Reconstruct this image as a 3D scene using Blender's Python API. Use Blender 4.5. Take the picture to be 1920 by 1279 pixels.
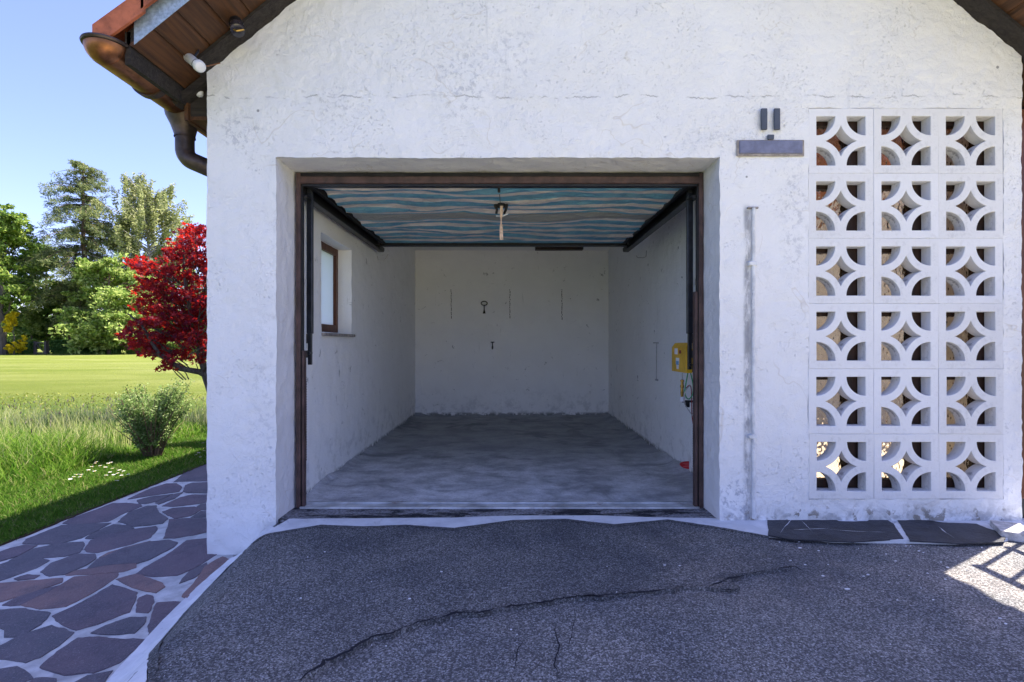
import bpy, math, random
import numpy as np
from mathutils import Vector, Matrix
from mathutils.geometry import delaunay_2d_cdt
C = bpy.context
for o in list(bpy.data.objects): bpy.data.objects.remove(o)
SC = C.scene
# ------------------------------------------------------------------ camera
F = 960.0; VX, VY = 957.0, 645.0; H = 1.0
cam = bpy.data.cameras.new("camera"); camo = bpy.data.objects.new("camera", cam)
SC.collection.objects.link(camo); SC.camera = camo
cam.sensor_width = 36; cam.lens = 18.0; cam.clip_start = .05; cam.clip_end = 3000
cam.shift_x = (960 - VX) / 1920; cam.shift_y = (VY - 639.5) / 1920
camo.location = (0, 0, H); camo.rotation_euler = (math.radians(90), 0, 0)
# ------------------------------------------------------------------ world, sun
SUN = Vector((.53, .32, 1)).normalized()
w = bpy.data.worlds.new("World"); SC.world = w; w.use_nodes = True
nt = w.node_tree; bg = nt.nodes['Background']
sky = nt.nodes.new('ShaderNodeTexSky'); sky.sky_type = 'NISHITA'; sky.sun_disc = False
sky.sun_elevation = math.asin(SUN.z); sky.sun_rotation = math.atan2(SUN.x, SUN.y)
sky.altitude = 600; sky.air_density = 1.0; sky.dust_density = 1.6; sky.ozone_density = 3.0
tint = nt.nodes.new('ShaderNodeMix'); tint.data_type = 'RGBA'; tint.blend_type = 'MULTIPLY'; tint.inputs[0].default_value = 1
tint.inputs[7].default_value = (1.12, .97, 1.20, 1)      # slightly violet summer haze
nt.links.new(sky.outputs[0], tint.inputs[6]); nt.links.new(tint.outputs[2], bg.inputs[0]); bg.inputs[1].default_value = .10
sl = bpy.data.lights.new("sun", 'SUN'); so = bpy.data.objects.new("sun", sl); SC.collection.objects.link(so)
sl.energy = 5.0; sl.angle = math.radians(.5); sl.color = (1, .92, .80)
so.rotation_euler = SUN.to_track_quat('Z', 'Y').to_euler()
SC.view_settings.view_transform = 'Standard'; SC.view_settings.look = 'None'
SC.view_settings.exposure = 1.65; SC.view_settings.gamma = 1
SC.cycles.max_bounces = 14; SC.cycles.diffuse_bounces = 7; SC.cycles.transparent_max_bounces = 12
rng = np.random.default_rng(7); random.seed(7)

# ------------------------------------------------------------------ helpers
def noise3(P, scale, seed=0):
    """vectorised gradient noise, about -1..1"""
    P = np.asarray(P, float) * scale + seed * 17.37
    i = np.floor(P).astype(np.int64); f = P - i; u = f * f * f * (f * (f * 6 - 15) + 10)
    def g(dx, dy, dz):
        h = ((i[:, 0] + dx) * 73856093) ^ ((i[:, 1] + dy) * 19349663) ^ ((i[:, 2] + dz) * 83492791) ^ (seed * 2654435)
        h = (h ^ (h >> 13)) * 1274126177; h = (h ^ (h >> 16)) & 0xffffff
        a = (h & 0xfff) / 4096. * 2 * np.pi; z = ((h >> 12) & 0xfff) / 2048. - 1; r = np.sqrt(np.maximum(0, 1 - z * z))
        return r * np.cos(a) * (f[:, 0] - dx) + r * np.sin(a) * (f[:, 1] - dy) + z * (f[:, 2] - dz)
    def L(a, b, t): return a + (b - a) * t
    x0 = L(L(g(0,0,0), g(1,0,0), u[:,0]), L(g(0,1,0), g(1,1,0), u[:,0]), u[:,1])
    x1 = L(L(g(0,0,1), g(1,0,1), u[:,0]), L(g(0,1,1), g(1,1,1), u[:,0]), u[:,1])
    return L(x0, x1, u[:, 2]) * 1.5

def link(o, parent=None):
    SC.collection.objects.link(o)
    if parent is not None: o.parent = parent
    return o
def tag(o, label=None, cat=None, group=None, kind=None):
    if label: o['label'] = label
    if cat: o['category'] = cat
    if group: o['group'] = group
    if kind: o['kind'] = kind
    return o
def empty(name, loc=(0, 0, 0), rz=0, parent=None):
    o = bpy.data.objects.new(name, None); o.location = loc; o.rotation_euler = (0, 0, rz); o.empty_display_size = .1
    return link(o, parent)
def mesh_np(name, V, Fc, mats, parent=None, smooth=False, mi=None, off=(0, 0, 0)):
    """V (n,3); Fc: (m,k) array or list of index lists"""
    me = bpy.data.meshes.new(name)
    V = np.asarray(V, np.float32)
    if isinstance(Fc, np.ndarray):
        m, k = Fc.shape; fl = Fc.astype(np.int32).ravel(); tot = np.full(m, k, np.int32)
    else:
        m = len(Fc); tot = np.array([len(f) for f in Fc], np.int32); fl = np.array([i for f in Fc for i in f], np.int32)
    st = np.concatenate([[0], np.cumsum(tot)[:-1]]).astype(np.int32)
    me.vertices.add(len(V)); me.vertices.foreach_set('co', V.ravel())
    me.loops.add(len(fl)); me.loops.foreach_set('vertex_index', fl)
    me.polygons.add(m); me.polygons.foreach_set('loop_start', st); me.polygons.foreach_set('loop_total', tot)
    if mi is not None: me.polygons.foreach_set('material_index', np.asarray(mi, np.int32))
    me.polygons.foreach_set('use_smooth', np.full(m, bool(smooth)))
    for mt in (mats if isinstance(mats, (list, tuple)) else [mats]): me.materials.append(mt)
    me.update(calc_edges=True); me.validate()
    o = bpy.data.objects.new(name, me); o.location = off
    return link(o, parent)
class MB:
    def __init__(s): s.v = []; s.f = []; s.m = []
    def add(s, V, Fs, m=0):
        b = len(s.v); s.v += [tuple(p) for p in V]; s.f += [[i + b for i in f] for f in Fs]; s.m += [m] * len(Fs); return s
    def box(s, a, b, m=0, bev=0):
        x0, y0, z0 = [min(p, q) for p, q in zip(a, b)]; x1, y1, z1 = [max(p, q) for p, q in zip(a, b)]
        if bev <= 0:
            V = [(x, y, z) for z in (z0, z1) for y in (y0, y1) for x in (x0, x1)]
            return s.add(V, [(0,2,3,1),(4,5,7,6),(0,1,5,4),(2,6,7,3),(0,4,6,2),(1,3,7,5)], m)
        e = min(bev, (x1-x0)/2.01, (y1-y0)/2.01, (z1-z0)/2.01); V = []
        for sx in (0, 1):
            for sy in (0, 1):
                for sz in (0, 1):
                    X = x1 if sx else x0; Y = y1 if sy else y0; Z = z1 if sz else z0
                    ix = X + (-e if sx else e); iy = Y + (-e if sy else e); iz = Z + (-e if sz else e)
                    V += [(X, iy, iz), (ix, Y, iz), (ix, iy, Z)]
        def q(sx, sy, sz, k): return (sx*4 + sy*2 + sz)*3 + k
        Fs = []
        for a_ in (0, 1):
            f = [q(a_,0,0,0), q(a_,1,0,0), q(a_,1,1,0), q(a_,0,1,0)]; Fs.append(f if a_ else f[::-1])
            f = [q(0,a_,0,1), q(0,a_,1,1), q(1,a_,1,1), q(1,a_,0,1)]; Fs.append(f if a_ else f[::-1])
            f = [q(0,0,a_,2), q(1,0,a_,2), q(1,1,a_,2), q(0,1,a_,2)]; Fs.append(f if a_ else f[::-1])
        for a_ in (0, 1):
            for b_ in (0, 1):
                Fs.append([q(a_,b_,0,0), q(a_,b_,1,0), q(a_,b_,1,1), q(a_,b_,0,1)])
                Fs.append([q(a_,0,b_,0), q(a_,1,b_,0), q(a_,1,b_,2), q(a_,0,b_,2)])
                Fs.append([q(0,a_,b_,1), q(1,a_,b_,1), q(1,a_,b_,2), q(0,a_,b_,2)])
        for sx in (0, 1):
            for sy in (0, 1):
                for sz in (0, 1): Fs.append([q(sx,sy,sz,0), q(sx,sy,sz,1), q(sx,sy,sz,2)])
        return s.add(V, Fs, m)
    def obox(s, c, ax, ay, az, m=0):
        c = Vector(c); ax = Vector(ax); ay = Vector(ay); az = Vector(az)
        V = [c + ax*i + ay*j + az*k for k in (-1, 1) for j in (-1, 1) for i in (-1, 1)]
        return s.add(V, [(0,2,3,1),(4,5,7,6),(0,1,5,4),(2,6,7,3),(0,4,6,2),(1,3,7,5)], m)
    def tube(s, pts, r, n=8, m=0, cap=True, flat=1.0):
        pts = [Vector(p) for p in pts]; rs = r if isinstance(r, (list, tuple)) else [r]*len(pts)
        rings = []; up = None
        for i, p in enumerate(pts):
            t = (pts[min(i+1, len(pts)-1)] - pts[max(i-1, 0)])
            if t.length < 1e-9: t = Vector((0, 0, 1))
            t.normalize()
            if up is None: up = t.orthogonal().normalized()
            a = (up - t * up.dot(t));
            if a.length < 1e-6: a = t.orthogonal()
            a.normalize(); up = a; b = t.cross(a)
            rings.append([p + (a*math.cos(2*math.pi*k/n) + b*flat*math.sin(2*math.pi*k/n))*rs[i] for k in range(n)])
        V = [p for R in rings for p in R]; Fs = []
        for i in range(len(rings)-1):
            for k in range(n): Fs.append((i*n+k, i*n+(k+1) % n, (i+1)*n+(k+1) % n, (i+1)*n+k))
        if cap: Fs.append(tuple(range(n))[::-1]); Fs.append(tuple((len(rings)-1)*n+k for k in range(n)))
        return s.add(V, Fs, m)
    def build(s, name, mats, parent=None, smooth=False, bevel=0):
        o = mesh_np(name, np.array(s.v, np.float32).reshape(-1, 3), s.f, mats, parent, smooth, s.m)
        import bmesh
        bm = bmesh.new(); bm.from_mesh(o.data); bmesh.ops.recalc_face_normals(bm, faces=bm.faces); bm.to_mesh(o.data); bm.free()
        if smooth:
            try: o.data.set_sharp_from_angle(angle=math.radians(40))
            except Exception: pass
        return o
def box(name, a, b, mat, parent=None, bev=.0): return MB().box(a, b, 0, bev).build(name, mat, parent)

def cdt(outer_pts, loops, inside, extra=()):
    """triangulate: all loops are constraints; keep triangles whose centroid satisfies inside()"""
    pts = []; edges = []
    for lp in loops:
        b = len(pts); pts += [Vector(p) for p in lp]; n = len(lp); edges += [(b+i, b+(i+1) % n) for i in range(n)]
    pts += [Vector(p) for p in extra]
    r = delaunay_2d_cdt(pts, edges, [], 0, 1e-7)
    V = r[0]; T = [f for f in r[2] if inside(sum((V[i] for i in f), Vector((0, 0))) / 3)]
    E = {}
    for f in T:
        for i in range(3):
            a, b = f[i], f[(i+1) % 3]; E[(a, b)] = 1
    B = [(a, b) for (a, b) in E if (b, a) not in E]
    return V, T, B
def inpoly(p, poly):
    x, y = p; c = False; n = len(poly); j = n-1
    for i in range(n):
        xi, yi = poly[i][0], poly[i][1]; xj, yj = poly[j][0], poly[j][1]
        if (yi > y) != (yj > y) and x < (xj-xi)*(y-yi)/(yj-yi)+xi: c = not c
        j = i
    return c
def chaikin(P, n=2, closed=True):
    for _ in range(n):
        Q = []; m = len(P)
        for i in range(m if closed else m-1):
            a = P[i]; b = P[(i+1) % m]
            Q += [(a[0]*.75+b[0]*.25, a[1]*.75+b[1]*.25), (a[0]*.25+b[0]*.75, a[1]*.25+b[1]*.75)]
        if not closed: Q = [P[0]] + Q + [P[-1]]
        P = Q
    return P
def resample(P, d, closed=True):
    Q = []; m = len(P)
    for i in range(m if closed else m-1):
        a = P[i]; b = P[(i+1) % m]; L = math.hypot(b[0]-a[0], b[1]-a[1]); k = max(1, int(round(L/d)))
        for t in range(k): Q.append((a[0]+(b[0]-a[0])*t/k, a[1]+(b[1]-a[1])*t/k))
    if not closed: Q.append(P[-1])
    return Q
def ragged(P, amp, sc=30, seed=1):
    A = np.array([(p[0], p[1], 0) for p in P]); return [(p[0]+amp*a, p[1]+amp*b) for p, a, b in zip(P, noise3(A, sc, seed)+.5*noise3(A, sc*2.7, seed+5), noise3(A, sc, seed+1)+.5*noise3(A, sc*2.7, seed+6))]

# ------------------------------------------------------------------ ground shape
LOW = -.19
L1 = [(-1.30, -3), (-1.42, 1.80), (-1.557, 2.88), (-1.58, 2.95)]      # foot of the ramp
L2 = [(-.80, -3), (-1.075, 1.51), (-1.30, 2.85), (-1.31, 2.95)]      # top of the ramp
def gz(x, y):
    def ev(L): return np.interp(y, [p[1] for p in L], [p[0] for p in L])
    a = ev(L1); b = ev(L2); t = np.clip((np.asarray(x) - a) / (b - a), 0, 1); t = t*t*(3-2*t)
    return LOW * (1 - t)
def gp(px, py):
    z = 0.
    for _ in range(30):
        Y = (H - z) * F / (py - VY); X = (px - VX) / F * Y; z = z*.5 + .5*float(gz(X, Y))
    return (X, Y)
def wx(px, Y): return (px - VX) / F * Y
def wz(py, Y): return H - (py - VY) / F * Y

# ------------------------------------------------------------------ materials
class NT:
    def __init__(s, name, rough=.8, col=(.5, .5, .5), spec=.3, metal=0):
        s.mat = bpy.data.materials.new(name); s.mat.use_nodes = True; s.t = s.mat.node_tree; s.n = s.t.nodes
        s.p = s.n['Principled BSDF']; s.p.inputs['Roughness'].default_value = rough; s.p.inputs['Base Color'].default_value = (*col, 1)
        s.p.inputs['Specular IOR Level'].default_value = spec; s.p.inputs['Metallic'].default_value = metal
        s.tc = s.n.new('ShaderNodeTexCoord')
    def l(s, a, b): s.t.links.new(a, b)
    def obj(s, scale=(1, 1, 1), loc=(0, 0, 0), rot=(0, 0, 0)):
        m = s.n.new('ShaderNodeMapping'); m.inputs['Scale'].default_value = scale; m.inputs['Location'].default_value = loc; m.inputs['Rotation'].default_value = rot
        s.l(s.tc.outputs['Object'], m.inputs[0]); return m.outputs[0]
    def noise(s, scale, det=4, rough=.55, dist=0, vec=None, ridged=False):
        n = s.n.new('ShaderNodeTexNoise'); n.inputs['Scale'].default_value = scale; n.inputs['Detail'].default_value = det
        n.inputs['Roughness'].default_value = rough; n.inputs['Distortion'].default_value = dist
        s.l(vec if vec is not None else s.tc.outputs['Object'], n.inputs['Vector']); return n.outputs['Fac']
    def vor(s, scale, feat='F1', vec=None, out='Distance', rnd=1):
        n = s.n.new('ShaderNodeTexVoronoi'); n.feature = feat; n.inputs['Scale'].default_value = scale; n.inputs['Randomness'].default_value = rnd
        s.l(vec if vec is not None else s.tc.outputs['Object'], n.inputs['Vector']); return n.outputs[out]
    def ramp(s, x, a, b, smooth=True):
        n = s.n.new('ShaderNodeMapRange'); n.inputs[1].default_value = a; n.inputs[2].default_value = b
        if smooth: n.interpolation_type = 'SMOOTHSTEP'
        s.l(x, n.inputs[0]); return n.outputs[0]
    def math(s, op, a, b=None, c=None):
        n = s.n.new('ShaderNodeMath'); n.operation = op
        for i, v in enumerate((a, b, c)):
            if v is None: continue
            if isinstance(v, (int, float)): n.inputs[i].default_value = v
            else: s.l(v, n.inputs[i])
        return n.outputs[0]
    def mix(s, fac, a, b, mode='MIX'):
        n = s.n.new('ShaderNodeMix'); n.data_type = 'RGBA'; n.blend_type = mode
        for k, v in (('Factor', fac),):
            if isinstance(v, (int, float)): n.inputs[0].default_value = v
            else: s.l(v, n.inputs[0])
        for i, v in ((6, a), (7, b)):
            if isinstance(v, tuple): n.inputs[i].default_value = (*v, 1)
            else: s.l(v, n.inputs[i])
        return n.outputs[2]
    def sep(s, v=None):
        n = s.n.new('ShaderNodeSeparateXYZ'); s.l(v if v is not None else s.tc.outputs['Object'], n.inputs[0]); return n.outputs
    def base(s, c):
        if isinstance(c, tuple): s.p.inputs['Base Color'].default_value = (*c, 1)
        else: s.l(c, s.p.inputs['Base Color'])
        return s
    def bump(s, h, dist=.01, strength=1.0, prev=None):
        n = s.n.new('ShaderNodeBump'); n.inputs['Distance'].default_value = dist; n.inputs['Strength'].default_value = strength
        s.l(h, n.inputs['Height'])
        if prev is not None: s.l(prev, n.inputs['Normal'])
        s.l(n.outputs[0], s.p.inputs['Normal']); return n.outputs[0]
    def island(s):
        n = s.n.new('ShaderNodeNewGeometry'); return n.outputs['Random Per Island']
    def cramp(s, x, stops):
        n = s.n.new('ShaderNodeValToRGB'); el = n.color_ramp.elements
        while len(el) > 2: el.remove(el[-1])
        for i, (p, c) in enumerate(stops):
            e = el[i] if i < 2 else el.new(p)
            e.position = p; e.color = (*c, 1)
        s.l(x, n.inputs[0]); return n.outputs[0]

def m_plain(name, col, rough=.6, metal=0, spec=.4, var=.15, sc=14, bump=.0, dirt=None):
    s = NT(name, rough, col, spec, metal); f = s.noise(sc, 5, .6)
    d = tuple(c*(1-var*1.6) for c in col); e = tuple(min(1, c*(1+var)) for c in col)
    c = s.mix(s.ramp(f, .3, .7), d, e)
    if dirt:
        c = s.mix(s.ramp(s.noise(sc*.7, 6, .7, 1), .55, .72), c, dirt)
    s.base(c)
    if bump: s.bump(s.noise(sc*4, 5, .6), bump)
    return s.mat

def m_plaster(name, kind):
    """kind: 'front' rough trowelled render, 'reveal' smoother, 'room' flat paint on plaster"""
    s = NT(name, .82, (.8, .8, .8), .25); X = s.sep()
    white = {'front': (.80, .80, .81), 'reveal': (.74, .74, .755), 'room': (.82, .82, .81), 'block': (.77, .77, .79)}[kind]
    white2 = tuple(c*.965 for c in white)
    c = s.mix(s.ramp(s.noise(3.0, 5, .6), .35, .65), white, white2)
    if kind in ('front', 'reveal'):
        # hairline, warm-edged trowel lines
        d = s.math('SUBTRACT', s.noise(2.6, 3, .5, .6), .5); d = s.math('ABSOLUTE', d)
        line = s.math('MULTIPLY', s.ramp(d, .007, 0, False), s.ramp(s.noise(2.1, 2), .5, .62))
        c = s.mix(s.math('MULTIPLY', line, .42), c, (.52, .46, .38))
        d2 = s.math('ABSOLUTE', s.math('SUBTRACT', s.noise(4.6, 5, .6, .3), .5))
        line2 = s.math('MULTIPLY', s.ramp(d2, .006, 0, False), s.ramp(s.noise(3.1, 2, .5, 0, s.obj(loc=(5, 2, 8))), .54, .66))
        c = s.mix(s.math('MULTIPLY', line2, .30), c, (.34, .35, .40))
        # mould speckle in patches
        patch = s.ramp(s.noise(1.7, 4, .6, .4, s.obj(loc=(3, 0, 1.3))), .56, .72)
        spk = s.ramp(s.noise(62, 5, .7), .54, .64)
        spk = s.math('MULTIPLY', spk, patch)
        c = s.mix(s.math('MULTIPLY', spk, .55 if kind == 'front' else .3), c, (.27, .28, .33))
        sm = s.math('MULTIPLY', s.ramp(s.noise(9, 5, .65), .56, .66), s.ramp(s.noise(1.1, 3, .5, 0, s.obj(loc=(9, 0, 4))), .52, .66))
        c = s.mix(s.math('MULTIPLY', sm, .13), c, (.47, .48, .53))
        # fine all-over dotting
        dots = s.math('MULTIPLY', s.ramp(s.noise(110, 3, .6), .64, .72), s.ramp(s.noise(2.3, 3, .6, 0, s.obj(loc=(1, 7, 2))), .5, .64))
        c = s.mix(s.math('MULTIPLY', dots, .45), c, (.36, .37, .42))
    if kind == 'front':
        # the long settlement crack above the opening
        zz = s.math('SUBTRACT', X[2], s.math('MULTIPLY_ADD', s.noise(2.2, 9, .72, .3, s.obj(scale=(1, .0, .0))), .13, 2.33))
        near = s.ramp(s.math('ABSOLUTE', zz), .0055, .0, False)
        brk = s.ramp(s.noise(6, 3, .6, 0, s.obj(scale=(1, 0, 0), loc=(4, 0, 0))), .46, .56)
        c = s.mix(s.math('MULTIPLY', s.math('MULTIPLY', near, brk), .8), c, (.26, .25, .25))
        # worn, damp foot of the wall
        hgt = s.math('SUBTRACT', X[2], s.ramp(X[0], -1.31, -1.30, False)); 
        foot = s.ramp(X[2], .17, -.02); rightside = s.ramp(X[0], 1.1, 1.3)
        wear = s.math('MULTIPLY', s.math('MULTIPLY', foot, rightside), s.ramp(s.noise(7, 6, .7, .6), .44, .56))
        c = s.mix(s.math('MULTIPLY', wear, .85), c, s.mix(s.ramp(s.noise(30, 4), .4, .6), (.33, .33, .34), (.55, .54, .53)))
        wear2 = s.math('MULTIPLY', s.math('MULTIPLY', s.ramp(X[2], .13, .03), rightside), s.ramp(s.noise(13, 5, .65, .4, s.obj(loc=(2, 1, 6))), .56, .62))
        c = s.mix(s.math('MULTIPLY', wear2, .85), c, (.23, .205, .17))
        st = s.math('MULTIPLY', s.math('MULTIPLY', s.ramp(s.noise(17, 5, .65, 0, s.obj(scale=(1, 1, .05))), .60, .70), s.ramp(X[2], 1.9, 2.7)), s.ramp(s.noise(1.4, 2, .5, 0, s.obj(loc=(2, 8, 1))), .48, .6))
        c = s.mix(s.math('MULTIPLY', st, .30), c, (.42, .44, .48))
        chip = s.math('MULTIPLY', s.ramp(s.vor(5.5, vec=s.obj(loc=(.3, .2, .7))), .055, .035), s.ramp(s.sep(s.vor(5.5, out='Color', vec=s.obj(loc=(.3, .2, .7))))[0], .72, .76))
        c = s.mix(s.math('MULTIPLY', chip, .8), c, (.20, .20, .21))
        # grime beside the conduit
        gx = s.ramp(s.math('ABSOLUTE', s.math('SUBTRACT', X[0], 1.337)), .03, .006)
        g = s.math('MULTIPLY', s.math('MULTIPLY', gx, s.ramp(X[2], 1.80, 1.74)), s.ramp(s.noise(16, 6, .75, 0, s.obj(scale=(1, 1, .35))), .36, .58))
        c = s.mix(s.math('MULTIPLY', g, .8), c, (.24, .245, .27))
        # bluish soot streaks mid-facade and upper left
        for (cx, cz, rx, rz, k) in ((-.28, 2.48, .22, .30, .55), (.02, 2.62, .16, .25, .45), (-1.52, 2.2, .16, .14, .6), (-1.0, 2.36, .12, .14, .5), (1.25, 2.15, .5, .08, .35), (1.6, 1.75, .1, .5, .45), (1.27, .12, .12, .16, .9), (-1.4, .7, .1, .7, .3)):
            dx = s.math('POWER', s.math('DIVIDE', s.math('SUBTRACT', X[0], cx), rx), 2); dz = s.math('POWER', s.math('DIVIDE', s.math('SUBTRACT', X[2], cz), rz), 2)
            f = s.ramp(s.math('ADD', dx, dz), 1, .1)
            f = s.math('MULTIPLY', f, s.ramp(s.noise(26, 6, .75, .3), .50, .60))
            c = s.mix(s.math('MULTIPLY', f, k*.8), c, (.33, .345, .40))
    if kind == 'room':
        mk = s.math('MULTIPLY', s.ramp(s.noise(11, 5, .7, .8), .62, .69), s.ramp(s.noise(2.3, 2), .42, .55))
        c = s.mix(s.math('MULTIPLY', mk, .7), c, (.20, .20, .20)); lt = s.math('MULTIPLY', s.ramp(s.noise(21, 4, .6, .3, s.obj(scale=(1, 1, .09), loc=(3, 3, 1))), .66, .72), s.ramp(s.noise(1.9, 2, .5, 0, s.obj(loc=(7, 4, 4))), .5, .6)); c = s.mix(s.math('MULTIPLY', lt, .7), c, (.92, .92, .90))
        st = s.math('MULTIPLY', s.ramp(s.noise(26, 4, .6, 0, s.obj(scale=(1, 1, .12))), .64, .72), s.ramp(s.noise(1.6, 2, .5, 0, s.obj(loc=(4, 4, 4))), .5, .62))
        c = s.mix(s.math('MULTIPLY', st, .35), c, (.36, .37, .36))
        dn = s.math('MULTIPLY', s.ramp(X[2], .5, .0), s.ramp(s.noise(9, 6, .7), .48, .64))
        c = s.mix(s.math('MULTIPLY', dn, .45), c, (.38, .39, .38))
        c = s.mix(s.math('MULTIPLY', s.ramp(X[2], .045, .0), s.ramp(s.noise(20, 4), .35, .55)), c, (.2, .21, .2))
    if kind == 'block':
        dt = s.math('MULTIPLY', s.ramp(s.noise(26, 6, .7), .5, .62), s.ramp(s.noise(5, 3), .42, .6))
        gy = s.ramp(X[1], .008, .03)
        oi = s.n.new('ShaderNodeObjectInfo'); c = s.mix(s.math('MULTIPLY', oi.outputs['Random'], .55), c, (.70, .69, .68)); low = s.math('MULTIPLY', s.ramp(s.noise(8, 5, .7, .3, s.tc.outputs['Generated']), .52, .66), oi.outputs['Random']); c = s.mix(s.math('MULTIPLY', low, .35), c, (.46, .46, .47))
        c = s.mix(s.math('MULTIPLY', s.math('MULTIPLY', dt, gy), .85), c, (.24, .25, .27))
        c = s.mix(s.math('MULTIPLY', dt, .16), c, (.4, .38, .33)); c = s.mix(s.math('MULTIPLY', s.ramp(s.noise(46, 4, .7), .66, .72), .45), c, (.45, .42, .33))
    s.base(c)
    if kind == 'front':
        r = s.math('ABSOLUTE', s.math('SUBTRACT', s.noise(6, 5, .55, .5), .5))
        r2 = s.math('ABSOLUTE', s.math('SUBTRACT', s.noise(15, 5, .6, .4), .5))
        rr = s.math('MULTIPLY', s.ramp(r, .035, 0), s.ramp(s.noise(2.4, 3, .6, 0, s.obj(loc=(1, 3, 5))), .44, .6)); rr2 = s.math('MULTIPLY', s.ramp(r2, .04, 0), s.ramp(s.noise(3.1, 3, .6, 0, s.obj(loc=(6, 3, 5))), .42, .6))
        pits = s.math('MULTIPLY', s.ramp(s.noise(85, 4, .6), .60, .70), s.ramp(s.noise(2.8, 3, .6, 0, s.obj(loc=(6, 9, 1))), .38, .58))
        h = s.math('ADD', s.math('MULTIPLY', rr, .10), s.math('ADD', s.math('MULTIPLY', rr2, .06), s.math('ADD', s.math('MULTIPLY', s.noise(24, 6, .62), .44), s.math('MULTIPLY', s.noise(120, 3, .6), .16))))
        h = s.math('SUBTRACT', h, s.math('MULTIPLY', pits, .22)); s.bump(h, .015, .9)
    elif kind == 'reveal':
        s.bump(s.math('ADD', s.noise(13, 5, .6, .4), s.math('MULTIPLY', s.noise(60, 4), .3)), .012, .8)
    elif kind == 'room':
        s.bump(s.math('ADD', s.noise(9, 5, .6, .3), s.math('MULTIPLY', s.noise(70, 4), .25)), .012, .9)
    else:
        s.bump(s.math('ADD', s.noise(22, 5, .6), s.math('MULTIPLY', s.noise(130, 3), .25)), .004, .8)
    return s.mat

def m_asphalt(name, dark=1., pebble=1.):
    s = NT(name, .8, (.1, .1, .1), .3)
    v = s.vor(190); vc = s.sep(s.vor(190, out='Color')); v2 = s.vor(95); vc2 = s.sep(s.vor(95, out='Color'))
    n = s.noise(1.6, 6, .65, .3); n2 = s.noise(150, 3, .8)
    c = s.mix(s.ramp(n, .34, .66), tuple(k*dark for k in (.108, .113, .124)), tuple(k*dark for k in (.182, .180, .180)))
    g = s.math('MULTIPLY_ADD', s.math('POWER', vc[0], 2.2), 1.7, .50)
    g = s.math('MULTIPLY', g, s.math('MULTIPLY_ADD', s.ramp(n2, .3, .7), 1.1, .5))
    gm = s.n.new('ShaderNodeVectorMath'); gm.operation = 'SCALE'; s.l(c, gm.inputs[0]); s.l(g, gm.inputs['Scale']); c = gm.outputs[0]
    peb = s.math('MULTIPLY', s.ramp(vc[1], .90, .97), s.ramp(v, .42, .22)); peb2 = s.math('MULTIPLY', s.ramp(vc2[1], .965, .99), s.ramp(v2, .34, .2))
    tone = s.mix(vc[2], (.60, .62, .70), (.46, .38, .33))
    c = s.mix(s.math('MULTIPLY', s.math('MAXIMUM', peb, peb2), .85*pebble), c, tone)
    c = s.mix(s.math('MULTIPLY', s.ramp(s.noise(.9, 4, .6, .5, s.obj(loc=(3, 6, 0))), .5, .7), .35), c, (.055, .055, .068))
    worn = s.math('MULTIPLY', s.ramp(s.noise(1.1, 5, .62, .4, s.obj(loc=(1, 2, 0))), .48, .66), s.ramp(s.sep()[0], -.2, 1.4)); gm2 = s.n.new('ShaderNodeVectorMath'); gm2.operation = 'MULTIPLY'; s.l(c, gm2.inputs[0]); s.l(s.mix(worn, (1.0, 1.0, 1.0), (1.50, 1.38, 1.28)), gm2.inputs[1]); c = gm2.outputs[0]
    s.base(c)
    h = s.math('ADD', s.math('MULTIPLY', n2, .35), s.math('ADD', s.math('MULTIPLY', s.ramp(v, .6, .1), .35), s.math('MULTIPLY', vc[0], .5)))
    s.bump(h, .005, 1.0)
    return s.mat

def m_leaf(name, stops, trans=.45, rough=.55, tcol=None):
    s = NT(name, rough, stops[0][1], .08); r = s.island(); c = s.cramp(r, stops); s.base(c)
    tr = s.n.new('ShaderNodeBsdfTranslucent'); mx = s.n.new('ShaderNodeMixShader'); mx.inputs[0].default_value = trans
    s.l(s.mix(.7, c, tcol if tcol else c) if tcol else c, tr.inputs[0])
    s.l(s.p.outputs[0], mx.inputs[1]); s.l(tr.outputs[0], mx.inputs[2]); s.l(mx.outputs[0], s.n['Material Output'].inputs[0])
    return s.mat

def m_wood(name, a, b, axis=1, sc=1.0, rough=.6, bump=.003):
    s = NT(name, rough, a, .3); k = [16*sc]*3; k[axis] = 1.2*sc
    n = s.noise(2.2, 6, .65, .6, s.obj(scale=tuple(k))); n2 = s.noise(3, 4)
    c = s.mix(s.ramp(n, .32, .68), a, b); c = s.mix(s.math('MULTIPLY', s.ramp(n2, .5, .75), .5), c, tuple(x*.45 for x in a)); s.base(c)
    s.bump(n, bump); return s.mat

M = {}
M['front'] = m_plaster('white_render', 'front'); M['reveal'] = m_plaster('white_reveal', 'reveal')
M['room'] = m_plaster('white_room_paint', 'room'); M['block'] = m_plaster('white_block_paint', 'block')
s = NT('crack_black', .9, (.02, .02, .026), .2); M['crackblack'] = s.mat
M['asphalt'] = m_asphalt('asphalt'); M['asphalt2'] = m_asphalt('asphalt_coarse', .84, 1.1)
M['steelbrown'] = m_plain('brown_painted_steel', (.085, .05, .045), .5, var=.3, sc=9, bump=.001, dirt=(.05, .035, .03))
M['black'] = m_plain('black_steel', (.014, .014, .016), .42, var=.3, sc=20)
M['blacksemi'] = m_plain('black_paint_gloss', (.018, .021, .028), .28, var=.3, sc=20)
M['zinc'] = m_plain('zinc_sheet', (.37, .46, .57), .5, .35, var=.18, sc=60, bump=.0005)
M['copper'] = m_plain('weathered_copper', (.34, .145, .065), .36, .8, var=.35, sc=7, bump=.001, dirt=(.05, .038, .03))
M['copper_dark'] = m_plain('dark_copper', (.085, .062, .052), .42, .5, var=.3, sc=9, bump=.001, dirt=(.03, .028, .03))
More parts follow.
